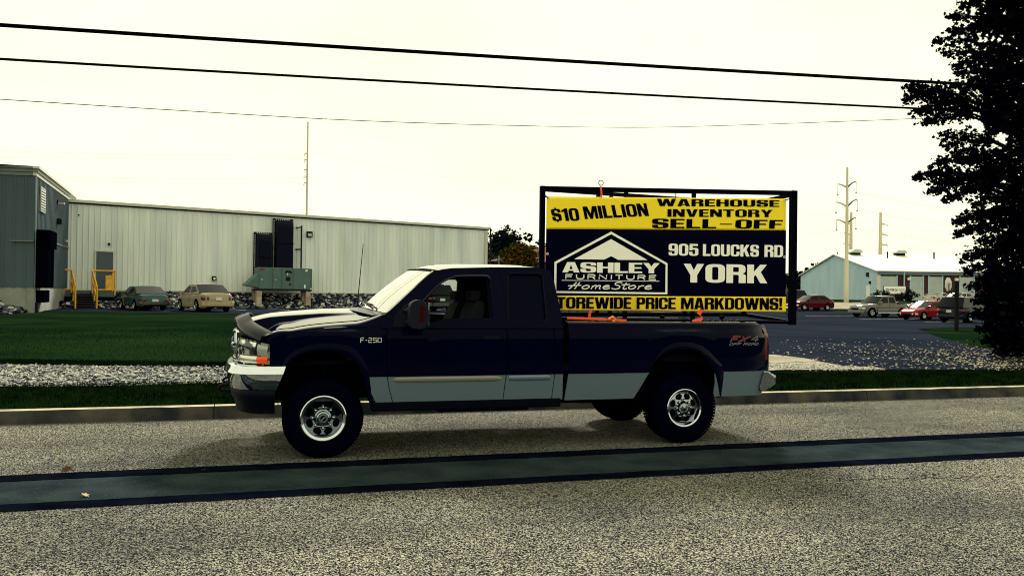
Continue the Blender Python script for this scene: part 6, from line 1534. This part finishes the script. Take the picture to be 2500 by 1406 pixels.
# little pole and stay beside the warehouse corner
p_ = at(1218, 640, 95); e = empty('utility_pole', (p_.x, p_.y, 1.0)); tag(e, 'thin grey utility pole with a pale stay among the trees behind the warehouse corner', 'utility pole')
q = MB(); q.tube([(0, 0, 0), (0, 0, 5.2)], .07, n=8); q.build('pole', mat('grey pole', (.14, .16, .15), rough=.8), e); q = MB(); q.tube([(-.42, 0, 2.8), (.05, 0, 4.0)], .045, n=6); q.build('stay', white_p, e)
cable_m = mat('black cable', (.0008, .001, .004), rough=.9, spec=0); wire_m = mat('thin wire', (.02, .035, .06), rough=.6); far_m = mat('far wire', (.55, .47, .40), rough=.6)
def cable(name, A, B, r, sagm, m_, label, group, n=40, ext=(0, 0)):
    A, B = Vector(A), Vector(B); d = B - A; A = A - d * ext[0]; B = B + d * ext[1]; q = MB()
    q.tube([A + (B - A) * (k / n) - Vector((0, 0, sagm * 4 * (k / n) * (1 - k / n))) for k in range(n + 1)], r, n=6)
    tag(q.build(name, m_, smooth=60), label, 'cable', group)
GW = 'overhead cables crossing the sky'
cable('overhead_cable', at(0, 51, 14.5), at(2420, 203, 19.5), .036, .10, cable_m, 'thick black overhead cable, the topmost of the three crossing the sky', GW, ext=(.5, .35))
cable('overhead_cable', at(0, 134, 14.8), at(2300, 262, 19.8), .024, .10, cable_m, 'medium black overhead cable, second from the top above the truck', GW, ext=(.5, .35))
q = MB(); q.tube(catmull([at(px, py, 16 + (px + 30) * .0032) for px, py in ((-450, 212), (-30, 241), (400, 268), (900, 296), (1400, 310), (1700, 309), (2240, 290), (2500, 277), (2900, 250))], 8), .0085, n=6)
tag(q.build('overhead_cable', wire_m, smooth=60), 'thin sagging overhead wire, lowest of the three crossing above the truck', 'cable', GW)
GF = 'faint distant power lines'
k = 0
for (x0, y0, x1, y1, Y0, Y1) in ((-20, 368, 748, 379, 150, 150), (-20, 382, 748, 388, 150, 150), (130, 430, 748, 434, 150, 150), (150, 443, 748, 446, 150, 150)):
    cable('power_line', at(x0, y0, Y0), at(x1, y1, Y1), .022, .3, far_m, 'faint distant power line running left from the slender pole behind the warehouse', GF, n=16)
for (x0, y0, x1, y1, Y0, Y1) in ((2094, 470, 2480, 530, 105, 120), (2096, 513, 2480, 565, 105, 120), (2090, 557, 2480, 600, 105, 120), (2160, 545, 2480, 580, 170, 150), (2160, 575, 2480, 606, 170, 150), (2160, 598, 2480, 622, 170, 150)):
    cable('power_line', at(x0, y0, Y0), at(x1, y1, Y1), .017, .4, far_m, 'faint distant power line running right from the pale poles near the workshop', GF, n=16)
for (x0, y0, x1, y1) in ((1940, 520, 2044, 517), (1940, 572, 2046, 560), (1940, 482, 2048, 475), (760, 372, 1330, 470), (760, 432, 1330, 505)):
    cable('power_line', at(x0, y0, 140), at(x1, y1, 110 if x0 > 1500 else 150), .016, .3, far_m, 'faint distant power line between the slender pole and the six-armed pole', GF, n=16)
# bollards on the lawn seen under the sign
bm_ = MB(); bm_.lathe([(.001, 0), (.09, 0), (.09, .86), (.07, .92), (.001, .94)], n=10, axis='Z'); bl0 = bm_.build('bollard', mat('dark bollard', (.004, .005, .009), rough=.7), smooth=50)
for i, px in enumerate((1372, 1390, 1410, 1486, 1508, 1524, 1543, 1562)):
    p_ = at(px, 772, 56); o = bl0 if i == 0 else bl0.copy()
    if i: col.objects.link(o)
    o.location = (p_.x, p_.y, T(p_.x, p_.y)); o.scale = (1, 1, .72 + .12 * ((i * 7) % 3)); tag(o, 'short dark bollard on the grass, seen in the gap under the lowest banner', 'bollard', 'bollards on the grass beyond the truck bed')
rows = []
for k in range(25):
    a = math.pi * (1.15 + .8 * k / 24); c_ = at(1490, 770, 60); rows.append([(c_.x + (3.2 + d_) * math.cos(a), c_.y + 4 + (4.2 + d_) * math.sin(a), T(c_.x, c_.y) + .12) for d_ in (-.12, .12)])
q = MB(); q.grid(rows); struct(q.build('path', conc_m))
# ------------------------------------------------------------------ trees
def leaf_ms_(nm, cols): return [mat(f'{nm} {i}', c, rough=.9, spec=.0) for i, c in enumerate(cols)]
def tree(name, base, trunk_h, blobs, n, s0, s1, mats_, label, trunk_m, cat='tree', group=None, seed=1, tr_=.2, full=False, shell=.45):
    """trunk with limbs running to leaf clumps; blobs: (dx, dy, z, rx, ry, rz)"""
    rg = random.Random(seed); e = empty(name, base); tag(e, label, cat, group)
    q = MB(); q.tube([(0, 0, -.3), (.03 * trunk_h, 0, trunk_h * .5), (0, .02 * trunk_h, trunk_h)], [tr_ * 1.3, tr_, tr_ * .6], n=8)
    for b_ in blobs:
        m_ = Vector((b_[0] * .45, b_[1] * .45, (trunk_h * .75 + b_[2]) * .5)); q.tube([(0, 0, trunk_h * .7), m_, Vector(b_[:3])], [tr_ * .5, tr_ * .32, tr_ * .08], n=5)
    q.build('trunk', trunk_m, e, smooth=60)
    q = MB(); vol = [b_[3] * b_[4] * b_[5] for b_ in blobs]; tot = sum(v ** .8 for v in vol)
    for b_, v_ in zip(blobs, vol):
        cl = []                                             # leaf clumps spread through the blob
        k = max(6, int(n * v_ ** .8 / tot / 22))
        for _ in range(k):
            d = Vector((rg.gauss(0, 1), rg.gauss(0, 1), rg.gauss(0, 1))).normalized() * (rg.random() ** shell) 
            cl.append((Vector((b_[0] + d.x * b_[3], b_[1] + d.y * b_[4], b_[2] + d.z * b_[5])), rg.choice(range(len(mats_)))))
        for c, mi in cl:
            for _ in range(22):
                p = c + Vector((rg.gauss(0, 1), rg.gauss(0, 1), rg.gauss(0, .7))) * (min(b_[3:6]) * .17); s = rg.uniform(s0, s1)
                Q = Matrix.Rotation(rg.uniform(0, 6.28), 3, 'Z') @ Matrix.Rotation(rg.uniform(-1.2, 1.2), 3, 'X') @ Matrix.Rotation(rg.uniform(-.8, .8), 3, 'Y')
                q.k = mi if rg.random() < .75 else rg.randrange(len(mats_))
                if full: leaf(q, p, s, Q)
                else:
                    vs = [p + Q @ Vector((x * s, y * s, 0)) for x, y in ((-.5, -.1), (0, -.45), (.5, 0), (.1, .5))]; o = len(q.v); q.v += [tuple(v) for v in vs]; q.face(range(o, o + 4))
    q.build('crown', mats_, e, recalc=False); return e
bark = mat('bark', (.004, .004, .007), rough=.95, spec=.05, c2=(.012, .011, .012), nscale=5, stretch=(4, 4, .6), bump=.6, bscale=20)
dk_green = leaf_ms_('dark foliage', [(.0025, .006, .010), (.004, .010, .013), (.008, .019, .018)])
mid_green = leaf_ms_('green foliage', [(.009, .024, .013), (.016, .036, .015), (.030, .052, .022)])
autumn = leaf_ms_('autumn foliage', [(.028, .030, .008), (.065, .042, .006), (.14, .068, .006), (.035, .032, .010)])
dusk = leaf_ms_('reddish foliage', [(.09, .045, .04), (.12, .065, .06), (.06, .05, .035)])
def tpos(px, Y, z=1.2): p = at(px, 700, Y); return (p.x, p.y, z)
# group behind the warehouse corner
tree('autumn_tree', tpos(1262, 104), 1.6, [(0, 0, 3.4, 2.6, 2.2, 2.3), (.6, 0, 5.2, 1.9, 1.6, 1.6), (-1.2, 0, 4.4, 1.7, 1.5, 1.7), (1.5, .3, 3.8, 1.3, 1.3, 2.0), (.2, -.2, 6.1, 1.1, 1.1, .9)], 8500, .20, .42, autumn, 'rounded orange and olive autumn tree before the red roofed house', bark, seed=3)
tree('broadleaf_tree', tpos(1223, 150), 3, [(0, 0, 8.0, 3.4, 3, 3.8), (-1.5, 0, 7, 2.6, 2.4, 3.4), (1.0, 0, 10.2, 2.5, 2.2, 2.6), (-2.6, 0, 5.5, 2.2, 2, 3.6), (1.5, 0, 5, 2.5, 2, 3)], 9500, .3, .62, dk_green, 'dark rounded tree, tallest of those behind the warehouse corner', bark, seed=4, group='trees behind the warehouse')
tree('broadleaf_tree', tpos(1205, 118), 1.5, [(0, 0, 3.2, 2.2, 2, 2.6), (1.2, 0, 4.6, 1.5, 1.5, 1.8), (-.6, 0, 5.2, 1.2, 1.2, 1.6)], 5000, .24, .5, mid_green, 'pale green bushy tree right at the warehouse corner', bark, seed=5, group='trees behind the warehouse')
tree('broadleaf_tree', tpos(1254, 140), 3, [(0, 0, 6.6, 2.6, 2, 2.4), (.8, 0, 8.0, 1.4, 1.2, 1.5), (-.4, .0, 4.2, 2.8, 2, 2.8)], 6000, .26, .5, mid_green, 'mid green tree between the dark tree and the reddish tree', bark, seed=6, group='trees behind the warehouse')
tree('broadleaf_tree', tpos(1285, 122), 2.5, [(0, 0, 5.6, 1.3, 1.2, 1.7), (.3, 0, 4.0, 1.4, 1.3, 1.5)], 2600, .24, .45, dusk, 'small reddish purple tree right of the orange autumn tree', bark, seed=7, group='trees behind the warehouse')
for px, h, lb, sd_ in ((1284, 11.6, 'left one of the pair of dark pines behind the reddish tree', 8), (1291, 11.4, 'right one of the pair of dark pines behind the reddish tree', 9), (1297, 9.6, 'thin dark pine leaning over the red roof', 10), (1313, 10.2, 'small dark pine beside the front post of the sign frame', 12), (1255, 11.6, 'sparse dark pine showing above the orange tree', 13), (1266, 11.5, 'dark pine between the sparse pine and the reddish tree', 15)):
    tree('pine_tree', tpos(px, 152), h * .6, [(0, 0, h * .45, 1.6, 1.4, 1.9), (0, 0, h * .72, 1.15, 1.1, 1.5), (.1, 0, h * .96, .7, .65, 1.0)], 1700, .24, .5, dk_green, lb, bark, seed=sd_, group='pines behind the red roof')
tree('shrub', tpos(1318, 124), 1, [(0, 3, 6.6, 2.6, 2, 1.9), (-2.5, 3, 6.2, 2.2, 2, 1.9), (2.5, 3, 6.8, 2.4, 2, 1.9)], 4200, .26, .5, mid_green, 'grey green trees massed just above the red roof ridge', bark, seed=14)
# wooded rise left of the workshop
for i, (px, Y, h, lb) in enumerate(((1935, 190, 6.6, 'leftmost dark tree of the far grove beside the sign post'), (1955, 186, 6.2, 'dark tree second in the far grove left of the workshop'), (1975, 188, 7.6, 'dark tree in the middle of the far grove left of the workshop'), (1992, 184, 8.2, 'tallest dark tree of the far grove, nearest the workshop ridge'), (2010, 192, 6.8, 'dark tree at the right end of the far grove, above the gable'))):
    tree('grove_tree', tpos(px, Y, 1.6), 2, [(0, 0, h * .5, 2.6, 2, h * .42), (1.2, 0, h * .62, 1.8, 1.6, h * .3), (-1.2, 0, h * .6, 1.7, 1.5, h * .28), (.2, 0, h * .82, 1.2, 1, h * .2)], 3400, .3, .6, dk_green, lb, bark, seed=20 + i, group='far grove left of the workshop')
bush = leaf_ms_('bush foliage', [(.004, .009, .008), (.008, .016, .009), (.016, .024, .012)])
for px, w_, lb, sd_ in ((2152, 1.5, 'dark bush left of the white business sign', 31), (2216, 1.7, 'dark bush right of the white business sign', 32)):
    tree('shrub', tpos(px, 111, 1.45), .4, [(0, 0, .75, w_ * .8, w_ * .7, .85), (w_ * .4, 0, .7, w_ * .6, .7, .75), (-w_ * .4, 0, .8, w_ * .5, .7, .7)], 1100, .12, .26, bush, lb, bark, seed=sd_, tr_=.06)
# the big maple at the right edge: limbs reach out to the left, leaf sprays hang from them
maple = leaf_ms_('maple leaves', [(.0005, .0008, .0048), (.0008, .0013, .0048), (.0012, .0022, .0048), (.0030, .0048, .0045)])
mp_ = empty('maple_tree', (15.6, 23.6, .16)); tag(mp_, 'large dark maple tree leaning over the drive at the right edge of the photo', 'tree')
rg = random.Random(5); MBASE = Vector((15.6, 23.6, .16))
trunk = MB(); spine = [Vector((0, 0, -.2)), Vector((.1, 0, 1.5)), Vector((.05, .1, 4)), Vector((.2, 0, 8)), Vector((.1, .1, 11.5)), Vector((0, 0, 14))]
trunk.tube(spine, [.36, .28, .24, .17, .09, .03], n=12)
trunk.build('trunk', bark, mp_, smooth=60)
crown = MB(); limbs = MB()
def mleaf(p, s, droop=.6):
    Q = Matrix.Rotation(rg.uniform(0, 6.28), 3, 'Z') @ Matrix.Rotation(rg.uniform(.2, 1.5), 3, 'X') @ Matrix.Rotation(rg.uniform(-.7, .7), 3, 'Y')
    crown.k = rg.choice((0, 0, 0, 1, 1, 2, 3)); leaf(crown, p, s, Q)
def spray(a, b_, n, spread, s0=.08, s1=.155):
    a, b_ = Vector(a), Vector(b_)
    limbs.tube([a, a.lerp(b_, .5) + Vector((0, 0, .10)), b_], [.035, .02, .006], n=4)
    for _ in range(n):
        t = rg.random() ** .75; p = a.lerp(b_, t) + Vector((0, 0, .1 * math.sin(math.pi * t))); w = spread * (.35 + .65 * math.sin(math.pi * min(1, t * .85 + .12)))
        mleaf(p + Vector((rg.gauss(0, 1) * w, rg.gauss(0, 1) * w, rg.gauss(0, .55) * w - .3 * w)), rg.uniform(s0, s1))
def lim(px, py, Y): return at(px, py, Y) - MBASE
# tips seen against the sky, then where each spray starts
tips = [(2345, 8, 21.5, 2470, 20), (2318, 38, 22, 2440, 60), (2368, 60, 22.5, 2480, 60), (2282, 100, 22, 2400, 110), (2300, 128, 22.4, 2420, 140), (2330, 160, 22, 2430, 150), (2322, 72, 22.4, 2440, 90), (2335, 178, 22, 2450, 180),
        (2212, 212, 21.5, 2330, 230), (2210, 243, 21.5, 2320, 245), (2226, 222, 21.6, 2350, 250), (2228, 274, 21.8, 2360, 280), (2250, 300, 22, 2380, 280), (2320, 210, 22, 2420, 225), (2260, 262, 21.8, 2380, 262), (2290, 250, 22, 2400, 255),
        (2300, 330, 22, 2420, 340), (2302, 355, 22, 2420, 345), (2330, 372, 22, 2440, 385), (2286, 398, 21.8, 2380, 385), (2340, 392, 22, 2450, 400),
        (2236, 435, 21.5, 2350, 425), (2270, 425, 21.5, 2390, 430), (2272, 470, 21.6, 2370, 440), (2310, 490, 21.8, 2400, 455), (2290, 448, 21.8, 2400, 440), (2350, 460, 22, 2460, 450), (2380, 500, 22, 2480, 470), (2360, 430, 22, 2470, 420),
        (2335, 542, 21.6, 2430, 530), (2350, 530, 21.6, 2450, 515), (2333, 572, 21.6, 2430, 555), (2370, 560, 22, 2470, 545), (2420, 520, 22, 2500, 520), (2400, 590, 22, 2490, 590),
        (2352, 632, 21.4, 2440, 610), (2360, 662, 21.4, 2450, 650), (2380, 620, 21.8, 2480, 615), (2400, 680, 21.6, 2490, 670), (2365, 700, 21.4, 2450, 700), (2385, 735, 21.4, 2470, 730), (2378, 768, 21.4, 2460, 770), (2395, 800, 21.4, 2480, 800), (2405, 830, 21.4, 2490, 830), (2420, 770, 21.8, 2500, 770), (2440, 860, 21.6, 2500, 850), (2400, 720, 21.8, 2500, 720)]
for (px, py, Y, bx, by) in tips:
    a = lim(bx, by, Y + .8); b_ = lim(px, py, Y); jn = Vector((.1, .05, max(1.0, min(12.5, a.z - 1.2)))); limbs.tube([jn, jn.lerp(a, .55) + Vector((0, 0, .2)), a], [.06, .045, .03], n=5)
    spray(a, b_, 190, .17)
def inner(n, fx, fz, Y0, Y1, s0=.12, s1=.22):
    k = 0
    while k < n:
        py = rg.uniform(-260, 900); px = rg.uniform(2280, 2900); lim_l = interp([(-260, 2440), (0, 2385), (90, 2365), (170, 2385), (230, 2330), (290, 2350), (320, 2400), (400, 2385), (440, 2355), (480, 2420), (540, 2410), (580, 2420), (640, 2400), (760, 2405), (850, 2425), (900, 2470)], py)
        if px < lim_l + rg.expovariate(1 / 28.0): continue
        # small holes that let the sky through
        nv = noise.noise(Vector((px * .017, py * .017, 3.0)))
        if nv > .36 and px < 2460 and py < 600: continue
        k += 1; mleaf(lim(px, py, rg.uniform(Y0, Y1)), rg.uniform(s0, s1))
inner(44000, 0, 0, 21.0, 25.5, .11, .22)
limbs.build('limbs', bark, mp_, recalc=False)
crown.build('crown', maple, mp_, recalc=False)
